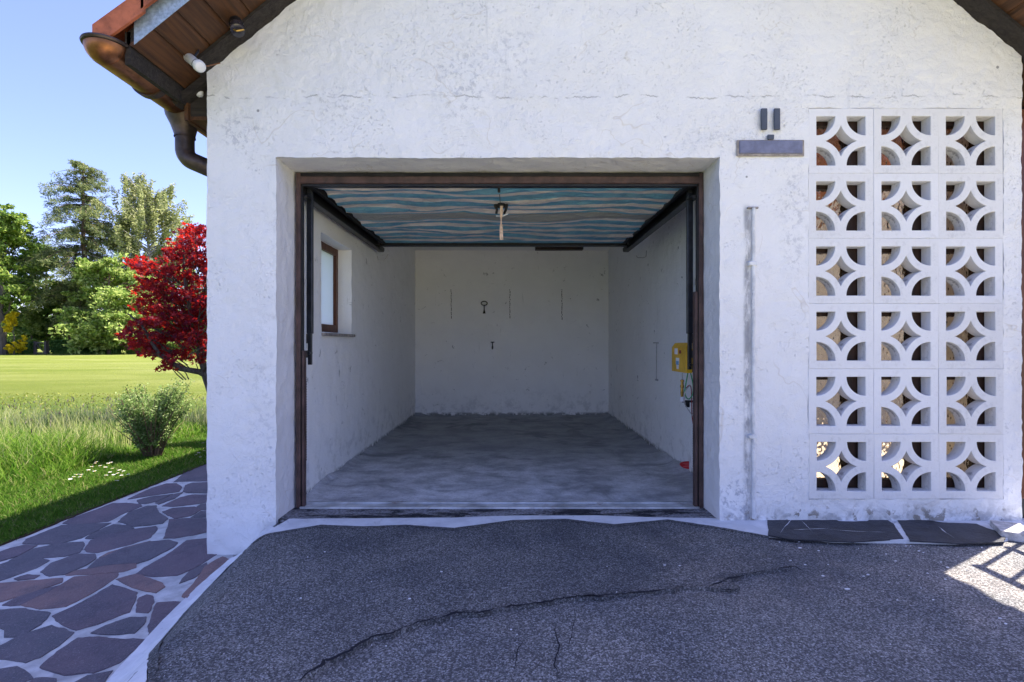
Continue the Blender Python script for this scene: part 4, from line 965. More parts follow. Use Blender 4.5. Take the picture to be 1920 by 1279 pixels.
# eave: fascia box and rafter ends
z0 = 2.285
box('fascia', (XE-.012, 2.94, z0), (XE+.008, 7.9, 2.46), M['soffit'], R_); box('eave_board', (XE+.008, 2.96, z0+.01), (XL-.006, 7.9, z0+.03), M['soffit'], R_)
box('eave_blocking', (XE+.008, 2.965, z0+.03), (XL-.006, 3.0, 2.50), M['beam'], R_)
m = MB(); m.obox((-1.80, 2.93, 2.455), (.11, 0, .089), (0, .03, 0), (-.012, 0, .016)); m.build('rafter_end', M['beam'], R_)
box('fascia_strip', (XE-.03, YV+.01, 2.37), (XE-.002, 7.9, 2.53), M['beam'], R_)
# right eave
box('right_fascia', (XE2-.01, YV+.01, 2.33), (XE2+.012, 7.9, 2.53), M['beam'], R_)
# gutter
GU = empty('gutter', parent=G); gx, gr_ = -1.975, .092; gzc = 2.452
def half(r, y): return [(gx+r*math.cos(a), y, gzc-.0+r*math.sin(a)) for a in np.linspace(-math.pi, 0, 17)]
m = MB(); yA, yB = 2.50, 7.85; V = half(gr_, yA)+half(gr_-.003, yA)+half(gr_, yB)+half(gr_-.003, yB); n = 17
Fs = [(i, i+1, 2*n+i+1, 2*n+i) for i in range(n-1)]+[(n+i, 3*n+i, 3*n+i+1, n+i+1) for i in range(n-1)]+[(i, n+i, n+i+1, i+1) for i in range(n-1)]+[(0, 2*n, 3*n, n), (n-1, 2*n-1, 4*n-1, 3*n-1)]
m.add(V, Fs); m.tube([(gx-gr_, yA, gzc), (gx-gr_, yB, gzc)], .009, 8); m.build('trough', M['copper'], GU, smooth=True)
# domed stop end
m = MB(); V = []; n1, n2 = 12, 9
for i in range(n1+1):
    a = -math.pi+math.pi*i/n1
    for j in range(n2+1):
        b = math.pi/2*j/n2; r = gr_*.985*math.cos(b); V.append((gx+r*math.cos(a), yA-.085*math.sin(b), gzc+r*math.sin(a)*1.0))
m.add(V, [(i*(n2+1)+j, i*(n2+1)+j+1, (i+1)*(n2+1)+j+1, (i+1)*(n2+1)+j) for i in range(n1) for j in range(n2)])
m.build('end_cap', M['copper'], GU, smooth=True)
rim = [(gx-gr_*1.04*math.cos(a), yA+.012-.098*math.sin(a), gzc+.006) for a in np.linspace(0, math.pi, 20)]
MB().tube(rim, .011, 8).build('rim_bead', M['copper_dark'], GU, smooth=True)
for yb in (2.79, 3.9, 4.9, 5.9, 6.9):
    m = MB(); r = gr_+.001; pts = half(r, yb); V = []
    for p in pts: V += [p, (p[0], yb+.036, p[2])]
    for p in half(r+.010, yb): V += [p, (p[0], yb+.036, p[2])]
    n = 34; Fs = [(2*i, 2*i+1, 2*i+3, 2*i+2) for i in range(16)]+[(n+2*i, n+2*i+2, n+2*i+3, n+2*i+1) for i in range(16)]+[(2*i, 2*i+2, n+2*i+2, n+2*i) for i in range(16)]+[(2*i+1, n+2*i+1, n+2*i+3, 2*i+3) for i in range(16)]
    m.add(V, Fs); m.build('gutter_bracket', M['copper_dark'], GU)
# outlet funnel and swan-neck pipe
yo = 3.10; m = MB()
def ring(cx, cy, z, rx, ry, n=24): return [(cx+rx*math.cos(2*math.pi*i/n), cy+ry*math.sin(2*math.pi*i/n), z) for i in range(n)]
rings = [ring(gx, yo, gzc-.035, .108, .10), ring(gx, yo, gzc-.08, .100, .09), ring(gx, yo, gzc-.135, .072, .07), ring(gx+.004, yo, gzc-.19, .056, .056), ring(gx+.004, yo, gzc-.205, .058, .058)]
V = [p for r in rings for p in r]; m.add(V, [(i*24+j, i*24+(j+1) % 24, (i+1)*24+(j+1) % 24, (i+1)*24+j) for i in range(4) for j in range(24)]); m.build('outlet_funnel', M['copper_dark'], GU, smooth=True)
p0 = Vector((gx+.004, yo, gzc-.20)); pts = [p0, p0+Vector((0, 0, -.04))]
b0 = p0+Vector((0, 0, -.07)); 
for i in range(1, 10):
    a = i/9*math.radians(68); pts.append(b0+Vector((.085*(1-math.cos(a)), .0, -.085*math.sin(a))))
dirv = Vector((math.sin(math.radians(68)), 0, -math.cos(math.radians(68)))); pe = pts[-1]
pts.append(pe+dirv*.10+Vector((0, .03, 0))); pts.append(pe+dirv*.15+Vector((0, .09, -.01))); pts.append(pe+dirv*.165+Vector((0, .16, -.05))); pts.append(Vector((-1.785, yo+.26, 1.9))); pts.append(Vector((-1.785, yo+.26, -.15)))
MB().tube(pts, .052, 18).build('downpipe', M['copper_dark'], G, smooth=True)
# conduit on the facade, with clips
m = MB(); cxp = 1.366; n = 40; m.tube([(cxp+.0015*math.sin(i*1.3), YF-.012, .02+(1.765-.02)*i/n) for i in range(n+1)], .0095, 10); m.build('conduit', M['conduit'], G, smooth=True)
for py in (495, 818):
    z = wz(py, YF); m = MB(); m.box((cxp-.028, YF-.024, z-.012), (cxp+.017, YF+.002, z+.012), 0, .003); m.tube([(cxp-.021, YF-.03, z), (cxp-.021, YF-.01, z)], .009, 8); m.build('conduit_clip', M['conduit'], G)
m = MB(); m.box((cxp-.03, YF-.012, 1.762), (cxp+.03, YF+.004, 1.772), 0, .002); m.build('conduit_cap', M['sillstone'], G)

# ================================================================== THINGS ON AND IN THE GARAGE
zt_ = wz(206, YF); zb_ = wz(246, YF)
t = empty('house_number', (wx(1443, YF), YF-.016, zb_)); tag(t, 'dark metal house number of two upright strokes above the name plate', 'house number')
for px in (1430, 1454):
    x = wx(px, YF)-wx(1443, YF); m = MB(); m.box((x-.017, -.006, 0), (x+.017, .006, zt_-zb_), 0, .003); m.build('numeral', M['numgrey'], t)
t = empty('name_plate', (wx(1443, YF), YF-.014, wz(275, YF))); tag(t, 'narrow blue grey plate on the render below the house number', 'name plate')
MB().box((-.178, -.005, -.045), (.178, .006, .028), 0, .004).build('plate', M['plate'], t)
MB().box((-.19, .002, -.058), (.19, .010, .034), 0, .003).build('plate_backing', M['sillstone'], t)
MB().box((-.018, -.004, .034), (.018, .006, .062), 0, .003).build('mounting_tab', M['numgrey'], t)

# lamps under the eave
a = Vector((wx(342, 2.76), 2.79, wz(98, 2.76))); b = Vector((wx(376, 2.66), 2.66, wz(126, 2.66)))
t = empty('tube_lamp', tuple(a)); tag(t, 'small white tubular lamp hanging off the soffit left of the gable', 'lamp'); d = b-a
prof_ = [(0, .002), (.0, .016), (.015, .023), (.05, .025), (.85, .025), (.87, .030), (.95, .030), (1.0, .024), (1.02, .008)]
MB().tube([d*p[0] for p in prof_], [p[1] for p in prof_], 16).build('lamp_body', M['white'], t, smooth=True)
MB().tube([d*.84, d*.87], .0305, 16).build('lamp_ring', M['black'], t, smooth=True)
MB().tube([d*.4, d*.4+Vector((.02, .02, .05)), d*.4+Vector((.02, .04, .11))], .006, 6).build('lamp_arm', M['black'], t)
MB().tube([d*.9+Vector((.01, 0, 0)), d*.95+Vector((.012, .05, .03)), d*.95+Vector((.02, .15, .10))], .0035, 6).build('lamp_cable', M['copper'], t)
c0 = Vector((wx(444, 2.74), 2.74, wz(50, 2.74))); t = empty('spot_lamp', tuple(c0)); tag(t, 'black smoked glass spot lamp fixed under the gable beam', 'lamp')
ax = Vector((.35, -.45, -.82)).normalized()
MB().tube([ax*-.045, ax*-.02, ax*.0], [.034, .036, .036], 18).build('lamp_base', M['black'], t, smooth=True)
MB().tube([ax*0, ax*.012, ax*.04, ax*.046], [.037, .038, .036, .024], 18).build('lamp_glass', M['lampglass'], t, smooth=True)
MB().tube([ax*.028+Vector((-.03, -.02, 0)), ax*.045+Vector((0, -.012, -.006)), ax*.030+Vector((.035, 0, 0))], .005, 6).build('brass_clip', M['brass'], t)
c0 = Vector((wx(384, 3.0), 2.95, wz(172, 3.0))); t = empty('bulb_lamp', tuple(c0)); tag(t, 'cream glass bulb tucked between eave and wall corner', 'lamp')
MB().tube([(0, 0, .05), (0, 0, .03), (0, 0, -.035), (0, 0, -.05), (0, 0, -.056)], [.012, .021, .021, .016, .004], 12).build('bulb', M['white'], t, smooth=True)

# iron key ornament and hook on the back wall
kx, kz = wx(908, IYB), wz(569, IYB); t = empty('key_ornament', (kx, IYB-.02, kz)); tag(t, 'black iron key shape hung on the back wall', 'key')
MB().tube([(.043*math.cos(a), 0, .028*math.sin(a)) for a in np.linspace(0, 2*math.pi, 25)], .0075, 8).build('bow', M['iron'], t, smooth=True)
m = MB(); m.tube([(0, 0, -.026), (0, 0, -.13)], [.007, .006], 8); m.add([(-.004, -.006, -.08), (.004, -.006, -.08), (.020, -.006, -.145), (-.020, -.006, -.145), (-.004, .006, -.08), (.004, .006, -.08), (.020, .006, -.145), (-.020, .006, -.145)], [(0,1,2,3),(4,7,6,5),(0,4,5,1),(1,5,6,2),(2,6,7,3),(3,7,4,0)]); m.build('shank', M['iron'], t)
t = empty('wall_hook', (wx(923.5, IYB), IYB-.01, wz(648, IYB))); tag(t, 'small black iron hook low on the back wall', 'hook')
m = MB(); m.tube([(0, 0, .05), (0, 0, .04), (.0, -.004, 0), (0, -.01, -.03), (0, -.025, -.045), (0, -.035, -.03)], [.014, .007, .008, .012, .010, .006], 8); m.box((-.026, -.008, .04), (.026, .008, .055), 0, .003); m.build('hook', M['iron'], t)
yr = 4.82; t = empty('hanging_rod', (IXR-.02, yr, wz(643, yr))); tag(t, 'thin metal rod hanging on the right inner wall', 'rod')
m = MB(); m.tube([(0, 0, 0), (0, 0, wz(712, yr)-wz(643, yr))], .004, 6); m.tube([(-.03, 0, 0), (.02, 0, 0)], .005, 6); m.tube([(-.012, 0, wz(712, yr)-wz(643, yr)), (.015, 0, wz(712, yr)-wz(643, yr)-.005)], .009, 6); m.build('rod', M['greywire'], t)
# wire hooks left and right near the rails
m = MB(); m.tube([(-.10, 0, .03), (-.09, 0, -.01), (-.03, 0, -.012), (0, 0, .03), (.01, 0, .05)], .003, 6); o = m.build('wire_hook', M['greywire']); o.location = (IXL+.12, 5.12, 1.85); tag(o, 'bent wire hook on left wall near the rail end', 'hook')
m = MB(); m.tube([(0, 0, .06), (-.005, 0, .0), (-.03, 0, -.012), (-.09, 0, -.01), (-.10, 0, .01)], .003, 6); o = m.build('wire_hook', M['greywire']); o.location = (IXR-.04, 5.10, 1.87); tag(o, 'bent wire hook on right wall near the rail end', 'hook')

# yellow charger
t = empty('battery_charger', (1.205, 3.52, .80)); tag(t, 'yellow plastic battery charger on the right garage wall', 'charger')
h_ = .205; m = MB()
m.add([(0, 0, 0), (0, .30, .0), (.0, .30, h_-.03), (.0, 0, h_-.03), (.018, .006, h_), (.018, .29, h_), (.042, -.006, 0), (.042, .30, 0), (.045, -.006, h_+.004), (.045, .30, h_+.004), (.006, -.004, 0), (.004, -.004, h_-.03)], [(0,1,2,3), (3,2,5,4), (4,5,9,8), (1,7,9,5,2), (0,10,11,3), (10,6,8,4,11), (3, 11, 4), (0,6,7,1)])
m.build('cover', M['yellow'], t)
m = MB(); m.box((.043, .0, .004), (.10, .29, h_-.004), 0, .006); m.box((.05, -.008, .03), (.09, .0, .17), 0, .002); m.box((.10, .05, .03), (.19, .25, .17), 0, .003); m.build('housing', M['black'], t)
m = MB(); m.box((-.002, .17, .125), (.001, .235, .168)); m.box((-.002, .135, .055), (.001, .205, .10), 0); m.box((-.002, .145, .02), (.001, .19, .055), 0); m.build('sticker', M['sticker'], t)
m = MB(); m.box((-.004, .14, .05), (-.0015, .195, .078)); m.build('sticker_panel', M['stickerblue'], t)
m = MB(); m.box((-.004, .09, .132), (-.001, .13, .155), 0, .001); m.build('switch', M['redwire'], t)
t = empty('brass_valve', (wx(1279, 3.6), 3.6, wz(745, 3.6))); tag(t, 'brass hose coupling hanging below the yellow charger', 'coupling')
pr = [(.125, .004), (.12, .013), (.112, .013), (.108, .009), (.085, .010), (.083, .014), (.07, .014), (.066, .010), (.03, .012), (.0, .009)]
MB().tube([(0, 0, p[0]) for p in pr], [p[1] for p in pr], 12).build('coupling', M['brass'], t, smooth=True)
MB().tube([(0, 0, .12), (.002, 0, .17)], .003, 6).build('stem', M['greywire'], t)
MB().box((-.014, -.012, -.030), (.016, .012, .004), 0, .002).build('plug', M['sticker'], t)
def cable(name, px_pts, mat, r, lab, Y=3.56):
    P = [(wx(x, Y), Y, wz(y, Y)) for x, y in px_pts]
    Q = chaikin([(p[0], p[2]) for p in P], 3, False); o = MB().tube([(x, Y, z) for x, z in Q], r, 7).build(name, mat, smooth=True); return tag(o, lab, 'cable')
cable('cable', [(1290, 698), (1287, 715), (1283, 735), (1287, 747), (1293, 749), (1299, 740), (1300, 722), (1295, 700)], M['green'], .0042, 'green cable looping down from the charger')
cable('cable', [(1295, 722), (1286, 730), (1282, 745), (1283, 757), (1291, 769), (1299, 780), (1303, 790)], M['greywire'], .0032, 'grey cable curling past the brass coupling', 3.55)
cable('cable', [(1286, 728), (1293, 721), (1296, 726), (1297, 750), (1297, 780), (1300, 797)], M['redwire'], .0035, 'dark red cable running down beside the jamb', 3.57)
m = MB(); m.box((1.235, 3.60, wz(764, 3.6)), (1.262, 3.62, wz(751, 3.6)), 0, .003); m.box((1.21, 3.605, wz(755, 3.6)), (1.38, 3.615, wz(751, 3.6))); o = m.build('wall_bracket', M['black']); tag(o, 'small black bracket below the brass coupling', 'bracket')
# red plate on the floor by the right wall
Yr = 4.0; t = empty('red_reflector', (wx(1287, Yr), Yr, .055)); tag(t, 'red oval plastic plate lying against the right wall foot', 'plate')
m = MB(); out = [(-.055, 0), (-.045, .020), (-.01, .028), (.055, .028), (.07, .010), (.065, -.026), (.02, -.034), (-.03, -.022)]
out = chaikin(out, 2); n = len(out); V = [(x, -.004, z) for x, z in out]+[(x, .006, z) for x, z in out]; m.add(V, [tuple(range(n)), tuple(range(2*n-1, n-1, -1))]+[(i, i+n, (i+1) % n+n, (i+1) % n) for i in range(n)]); m.build('plate', M['red'], t)
m = MB()
for k_, (a_, b_) in enumerate(((-.03, .04), (-.015, .05), (-.028, .03))): m.box((a_, -.0055, .012-.013*k_), (b_, -.004, .0145-.013*k_))
m.build('moulded_lines', m_plain('pale_red', (.62, .18, .18), .5), t)

# railing and stone step to the right, outside the frame; it throws the barred shadow
t = empty('handrail', (2.81, 1.16, 0)); tag(t, 'dark metal handrail beside the driveway at the right garage corner', 'railing')
MB().box((-.02, -.2, 1.245), (.02, 1.60, 1.28), 0, .004).build('top_rail', M['black'], t); MB().box((-.015, -.2, .60), (.015, 1.60, .63), 0, .003).build('middle_rail', M['black'], t)
for y in (-.18, .29, .72, 1.05, 1.435, 1.57): MB().tube([(0, y, 0), (0, y, 1.25)], .012, 8).build('post', M['black'], t)
o = MB().obox((2.64, 2.70, .012), (.05, .085, 0), (.055, -.03, 0), (0, 0, .022)).build('edging_stone', M['kerb']); tag(o, 'pale stone block at the right end of the black slabs', 'stone')
# low annex wall seen through the dimpled glass
o = box('annex_wall', (1.64, 5.6, 0), (9, 5.85, 3.0), M['stucco'], None); tag(o, 'low beige stuccoed wall behind the pierced screen', 'wall')
# bits of grit and paint flakes on the asphalt
m = MB()
for i in range(70):
    x = random.uniform(1.1, 2.5) if i < 40 else random.uniform(-1, 2); y = random.uniform(2.1, 2.66) if i < 40 else random.uniform(1.6, 2.7); r = random.uniform(.002, .006)*(2 if i < 6 else 1); a = random.random()*6
    V = [(x+r*random.uniform(.6, 1.3)*math.cos(a+k*1.26), y+.6*r*random.uniform(.6, 1.3)*math.sin(a+k*1.26), .0035 if x < 1.2 else -.008) for k in range(5)]
    m.add(V+[(p[0], p[1], p[2]+.003) for p in V], [tuple(range(4, -1, -1)), tuple(range(5, 10))]+[(k, (k+1) % 5, (k+1) % 5+5, k+5) for k in range(5)])
o = m.build('paint_flakes', M['sticker']); tag(o, 'scattered white paint flakes and grit on the asphalt', 'debris', kind='stuff')

# ================================================================== PLANTS
def leafcloud(C0, n_each, spread, size, flat=.5, droop=0., aspect=.6, rngk=None, star=False):
    """C0 (k,3) clump centres; returns verts, quads of randomly turned leaf cards with a bent middle"""
    k = len(C0); n = k*n_each; c = np.repeat(C0, n_each, 0); sp = np.repeat(np.broadcast_to(spread, (k,)), n_each)[:, None]
    d = rng.normal(size=(n, 3)); d /= np.linalg.norm(d, axis=1)[:, None]; d *= rng.random((n, 1))**.45; d[:, 2] *= flat; c = c+d*sp
    c[:, 2] -= droop*sp[:, 0]*rng.random(n)
    nrm = rng.normal(size=(n, 3))+[0, 0, .9]; nrm /= np.linalg.norm(nrm, axis=1)[:, None]
    a = np.cross(nrm, rng.normal(size=(n, 3))); a /= np.linalg.norm(a, axis=1)[:, None]; b = np.cross(nrm, a)
    s_ = size*(.6+.8*rng.random((n, 1)))
    if star:
        ang = np.array([90, 60, 38, 10, -35, -90, 215, 170, 142, 120])*math.pi/180; rad = np.array([1, .38, .85, .34, .55, .25, .55, .34, .85, .38])
        V = [c-b*s_*.0]+[c+(a*math.cos(t)+b*math.sin(t))*s_*r+nrm*s_*(-.15*r) for t, r in zip(ang, rad)]
        V = np.stack(V, 1).reshape(-1, 3); base_ = np.arange(n)[:, None]*11
        return V, np.concatenate([base_+np.array([0, 1+i, 1+(i+1) % 10])[None] for i in range(10)])
    V = np.stack([c-a*s_, c+b*s_*aspect, c+a*s_, c-b*s_*aspect], 1).reshape(-1, 3); q = np.arange(n*4).reshape(n, 4)
    return V, q
def limb(mb, p, q, r0, r1, n=6, wob=.05, seg=6):
    p = Vector(p); q = Vector(q); L_ = (q-p).length; pts = []; rs = []
    for i in range(seg+1):
        t_ = i/seg; w_ = Vector((random.gauss(0, 1), random.gauss(0, 1), random.gauss(0, .5)))*wob*L_*math.sin(t_*math.pi)*.5
        pts.append(p.lerp(q, t_)+w_); rs.append(r0+(r1-r0)*t_)
    mb.tube(pts, rs, n); return pts
def broadleaf(name, label, cat, px, Y, pybase, pytop, halfw_px, mat, bark, clumps=260, per=60, size=.22, bottom=.2, trunk=.3, group='trees beyond the lawn', lean=0, sp=.9):
    x = wx(px, Y); zb = -.2; zt2 = wz(pytop, Y); Hh = zt2-zb; R = halfw_px/F*Y
    t = empty(name, (x, Y, zb)); tag(t, label, cat, group)
    m = MB(); top = (lean*Hh, 0, Hh*.8); limb(m, (0, 0, 0), top, trunk, trunk*.25, 8, .04, 8); Cs = []
    z0_ = Hh*bottom; nb_ = max(10, clumps//9)
    for i in range(nb_):
        u = random.random(); zc = z0_+(Hh-z0_)*(.06+.9*u); prof_ = math.sin(math.pi*min(1, (.12+.86*u)**.85))**.6 ; a = random.random()*6.283
        rr = R*prof_*random.uniform(.55, 1.0); tip = Vector((math.cos(a)*rr+lean*zc, math.sin(a)*rr*.8, zc)); st_ = Vector((lean*zc*.7, 0, max(Hh*.12, zc-rr*.6-Hh*.06)))
        if st_.z > Hh*.78: st_.z = Hh*.78
        limb(m, st_, tip, trunk*.22, .02, 5, .12, 5)
        for j in range(9):
            f_ = random.uniform(.45, 1.08); c_ = st_.lerp(tip, f_)+Vector((random.gauss(0, .13)*R, random.gauss(0, .13)*R, random.gauss(0, .05)*Hh)); Cs.append(c_)
    m.build('trunk', bark, t, smooth=True)
    V, q = leafcloud(np.array([tuple(c_) for c_ in Cs]), per, R*.17*sp*(.5+rng.random(len(Cs))), size, .55); mesh_np('crown', V, q, mat, t)
    return t
def conifer(name, label, px, Y, pytop, prof, mat, bark, trunk=.42, size=.2):
    """prof: list of (py, halfwidth px left, right, droop)"""
    x = wx(px, Y); zb = -.2; Hh = wz(pytop, Y)-zb; t = empty(name, (x, Y, zb)); tag(t, label, 'tree', 'trees beyond the lawn')
    m = MB(); limb(m, (0, 0, 0), (0, 0, Hh*.985), trunk, .05, 8, .012, 10); Cs = []; Sp = []
    pys = [p[0] for p in prof]
    for py in np.arange(pytop+4, prof[-1][0], 8.5):
        for s_ in range(5):
            a = random.random()*6.283; c_ = math.cos(a)
            wl_ = np.interp(py, pys, [p[1] for p in prof]); wr_ = np.interp(py, pys, [p[2] for p in prof]); R = (wl_ if c_ < 0 else wr_)/F*Y*random.uniform(.55, 1.05)
            z_ = wz(py, Y)-zb; dr = np.interp(py, pys, [p[3] for p in prof])
            a0 = Vector((0, 0, z_)); pk = Vector((c_*R*.6, math.sin(a)*R*.6, z_-R*.02+R*.12*(1-dr*2))); tip = Vector((c_*R, math.sin(a)*R, z_-R*dr*.55))
            m.tube([a0, a0.lerp(pk, .5), pk, tip], [.07, .05, .035, .012], 4)
            nn = max(3, int(R*1.5))
            for j in range(nn):
                f_ = (j+1)/nn; p = a0.lerp(pk, f_/.6) if f_ < .6 else pk.lerp(tip, (f_-.6)/.4)
                Cs.append((p.x+random.gauss(0, .12), p.y+random.gauss(0, .3), p.z)); Sp.append(.32+.45*f_*min(1, R/3))
    m.build('trunk', bark, t, smooth=True)
    V, q = leafcloud(np.array(Cs), 62, np.array(Sp)*.85, size*1.0, .30, 1.1, .17); mesh_np('crown', V, q, mat, t); return t

# the line of trees at the far side of the lawn (pixel columns give the bearing, the distance is real)
broadleaf('broadleaf_tree', 'tall broadleaf tree with thick grey trunk at the left picture edge', 'tree', 4, 58, 640, 388, 82, M['oakleaf'], M['bark'], 330, 62, .17, .30, .45)
conifer('spruce_tree', 'tallest spruce with ragged drooping limbs and open top', 156, 63, 303, [(303, 14, 12, .0), (315, 34, 26, .1), (335, 44, 44, .2), (345, 56, 50, .2), (360, 76, 34, .4), (385, 84, 50, .4), (400, 60, 66, .35), (425, 112, 80, .4), (470, 92, 92, .5), (520, 82, 92, .6), (565, 90, 76, .6), (600, 74, 55, .5)], M['spruce'], M['barkred'], .5)
def birch():
    px, Y = 274, 68; x = wx(px, Y); zb = -.2; t = empty('birch_tree', (x, Y, zb)); tag(t, 'tall weeping birch with pale thin crown right of the spruce', 'tree', 'trees beyond the lawn')
    Hh = wz(325, Y)-zb; m = MB(); Cs = []; pts = limb(m, (0, 0, 0), (.6, 0, Hh*.93), .35, .05, 8, .03, 10); k_ = Y/F
    for i in range(120):
        u = random.uniform(.30, .99); z_ = Hh*u; R = k_*np.interp(u, [.25, .5, .72, .88, 1], [90, 112, 110, 84, 36])*random.uniform(.35, 1); a = random.random()*6.283
        p0_ = Vector((.6*u, 0, z_*.86)); tip = Vector((math.cos(a)*R, math.sin(a)*R, z_)); m.tube([p0_, p0_.lerp(tip, .5)+Vector((0, 0, .3)), tip], [.09, .05, .015], 4)
        for j in range(6):
            f_ = random.uniform(.4, 1.05); b_ = p0_.lerp(tip, f_); L_ = random.uniform(1.2, 3.2)
            for s_ in range(int(L_*3)): Cs.append((b_.x+random.gauss(0, .12), b_.y+random.gauss(0, .12), b_.z-s_*.33))
    m.build('trunk', M['birch'], t, smooth=True); V, q = leafcloud(np.array(Cs), 10, .38, .17, 1.2, .3, .45); mesh_np('crown', V, q, M['birchleaf'], t)
birch()
broadleaf('maple_tree', 'dark green maple standing under the spruce behind the gate', 'tree', 88, 66, 650, 468, 60, M['darkleaf'], M['bark'], 300, 60, .2, .16, .28)
broadleaf('maple_tree', 'dark maple whose trunk shows right of the gate', 'tree', 132, 67, 650, 520, 48, M['darkleaf'], M['barkred'], 210, 60, .2, .22, .3)
broadleaf('maple_tree', 'dense dark tree between birch and red maple', 'tree', 330, 70, 650, 478, 66, M['darkleaf'], M['bark'], 300, 60, .2, .04, .3)
broadleaf('field_maple', 'bright yellow green maple in front of the spruce', 'tree', 205, 60, 655, 478, 86, M['brightleaf'], M['barkred'], 420, 66, .19, .06, .25)
broadleaf('young_tree', 'pale slender young tree left of the gate', 'tree', 58, 62, 655, 585, 32, M['brightleaf'], M['bark'], 120, 50, .15, .08, .12)
broadleaf('golden_shrub', 'golden yellow shrub beside the thick grey trunk', 'shrub', 26, 57, 655, 584, 20, M['yellowleaf'], M['bark'], 90, 46, .14, .05, .08)
broadleaf('field_bush', 'light green bush far behind the gate', 'shrub', 108, 82, 655, 612, 36, M['brightleaf'], M['bark'], 110, 50, .2, .0, .1)
broadleaf('broadleaf_tree', 'broadleaf tree outside the left picture edge', 'tree', -120, 60, 650, 420, 80, M['oakleaf'], M['bark'], 180, 50, .22, .2, .4)
broadleaf('broadleaf_tree', 'rounded tree hidden behind the garage gable', 'tree', 470, 72, 650, 440, 90, M['oakleaf'], M['bark'], 150, 50, .25, .1, .4)
# a far wood closing the horizon
n = 5200; xx = rng.uniform(-230, 120, n); yy3 = rng.uniform(118, 150, n); hh3 = rng.random(n)**.8*(7+2.6*noise3(np.stack([xx, yy3*0, yy3*0], 1), .05, 3)+1.5*noise3(np.stack([xx, yy3*0, yy3*0], 1), .2, 5))
V, q = leafcloud(np.stack([xx, yy3, hh3-.2], 1), 9, 1.6, .75, .6); o = mesh_np('distant_wood', V, q, M['darkleaf']); tag(o, 'low dark wood along the horizon behind the lawn trees', 'wood', kind='stuff')
broadleaf('young_tree', 'low leafy tree filling the gap behind the golden shrub', 'tree', 10, 74, 655, 560, 40, M['oakleaf'], M['bark'], 160, 50, .2, .02, .15)
broadleaf('young_tree', 'low leafy tree between the gate and the trunk of the spruce', 'tree', 120, 75, 655, 570, 44, M['darkleaf'], M['bark'], 160, 50, .2, .02, .15)
# clipped hedges either side of the gate
def hedge(x0, x1, Y, h, d, lab, mat=M['hedgeleaf'], n=15000):
    t = empty('hedge', ((x0+x1)/2, Y, -.2)); tag(t, lab, 'hedge', 'hedges beside the field gate')
    P = np.stack([rng.uniform(x0, x1, n)-(x0+x1)/2, rng.uniform(-d/2, d/2, n), rng.random(n)**.6*h], 1); P[:, 2] += .12*noise3(P, .9, 4)*(P[:, 2] > h*.7); P[:, 1] += .15*noise3(P, 1.1, 3)
    V, q = leafcloud(P, 2, .10, .10, 1); mesh_np('foliage', V, q, mat, t)
    m = MB(); m.box((x0-(x0+x1)/2+.1, -d*.3, 0), (x1-(x0+x1)/2-.1, d*.3, h*.85)); m.build('inner_twigs', M['darkleaf'], t)
k_ = 60/F
hedge((-110-VX)*k_, (70-VX)*k_, 59.5, 1.42, 1.3, 'dark clipped hedge left of the field gate')
hedge((95-VX)*k_, (218-VX)*k_, 60.5, 1.62, 1.4, 'dark clipped hedge right of the field gate')
hedge((222-VX)*k_, (420-VX)*k_, 61.5, 1.38, 1.4, 'lighter loose hedge beside the red maple', M['oakleaf'])
gx0, gx1 = (72-VX)*k_, (92-VX)*k_; t = empty('field_gate', (gx0, 59.6, -.2)); tag(t, 'weathered wooden field gate with one diagonal brace', 'gate'); wd = gx1-gx0
for i, x_ in enumerate((0, wd)): MB().box((x_-.13+.04*i, -.12, 0), (x_+.13-.04*i, .12, 1.5), 0, .02).build('post', M['hedgewood'], t)
MB().box((.1, -.05, 1.28), (wd-.1, .05, 1.42)).build('top_rail', M['hedgewood'], t); MB().box((.1, -.05, .12), (wd-.1, .05, .24)).build('bottom_rail', M['hedgewood'], t)
MB().tube([(.12, -.07, 1.25), (wd-.12, -.07, .2)], .05, 6).build('brace', M['hedgewood'], t)

# red maple at the corner of the house
YM = 8.2; xb = wx(402, YM); t = empty('japanese_maple', (xb, YM, -.2)); tag(t, 'crimson leaved maple growing beside the white corner', 'tree')
def mp(px, py, dy=0): return Vector((wx(px, YM)-xb, dy, wz(py, YM)+.2))
m = MB(); root = Vector((0.06, 0, 0)); a1 = mp(388, 705); a2 = mp(352, 690, -.2); a3 = mp(366, 640, .1)
m.tube([root, root.lerp(a1, .6)+Vector((.03, 0, 0)), a1], [.10, .085, .075], 10)
m.tube([a1, mp(378, 697, -.05), a2, mp(320, 660, -.3), mp(290, 610, -.3), mp(262, 590, -.25)], [.055, .05, .042, .03, .02, .01], 8)
m.tube([a1, mp(374, 675, .05), a3, mp(345, 600, .1), mp(318, 540, .1), mp(290, 495, .1)], [.06, .05, .045, .035, .02, .01], 8)
m.tube([a1, mp(395, 650, .2), mp(400, 560, .2), mp(385, 480, .1)], [.06, .05, .03, .01], 8); m.tube([a3, mp(372, 590, -.2), mp(360, 520, -.2), mp(352, 460, -.1)], [.035, .03, .02, .01], 7)
m.tube([a1, mp(430, 640, .1), mp(480, 560, .1), mp(520, 500, .1)], [.05, .04, .025, .01], 8)
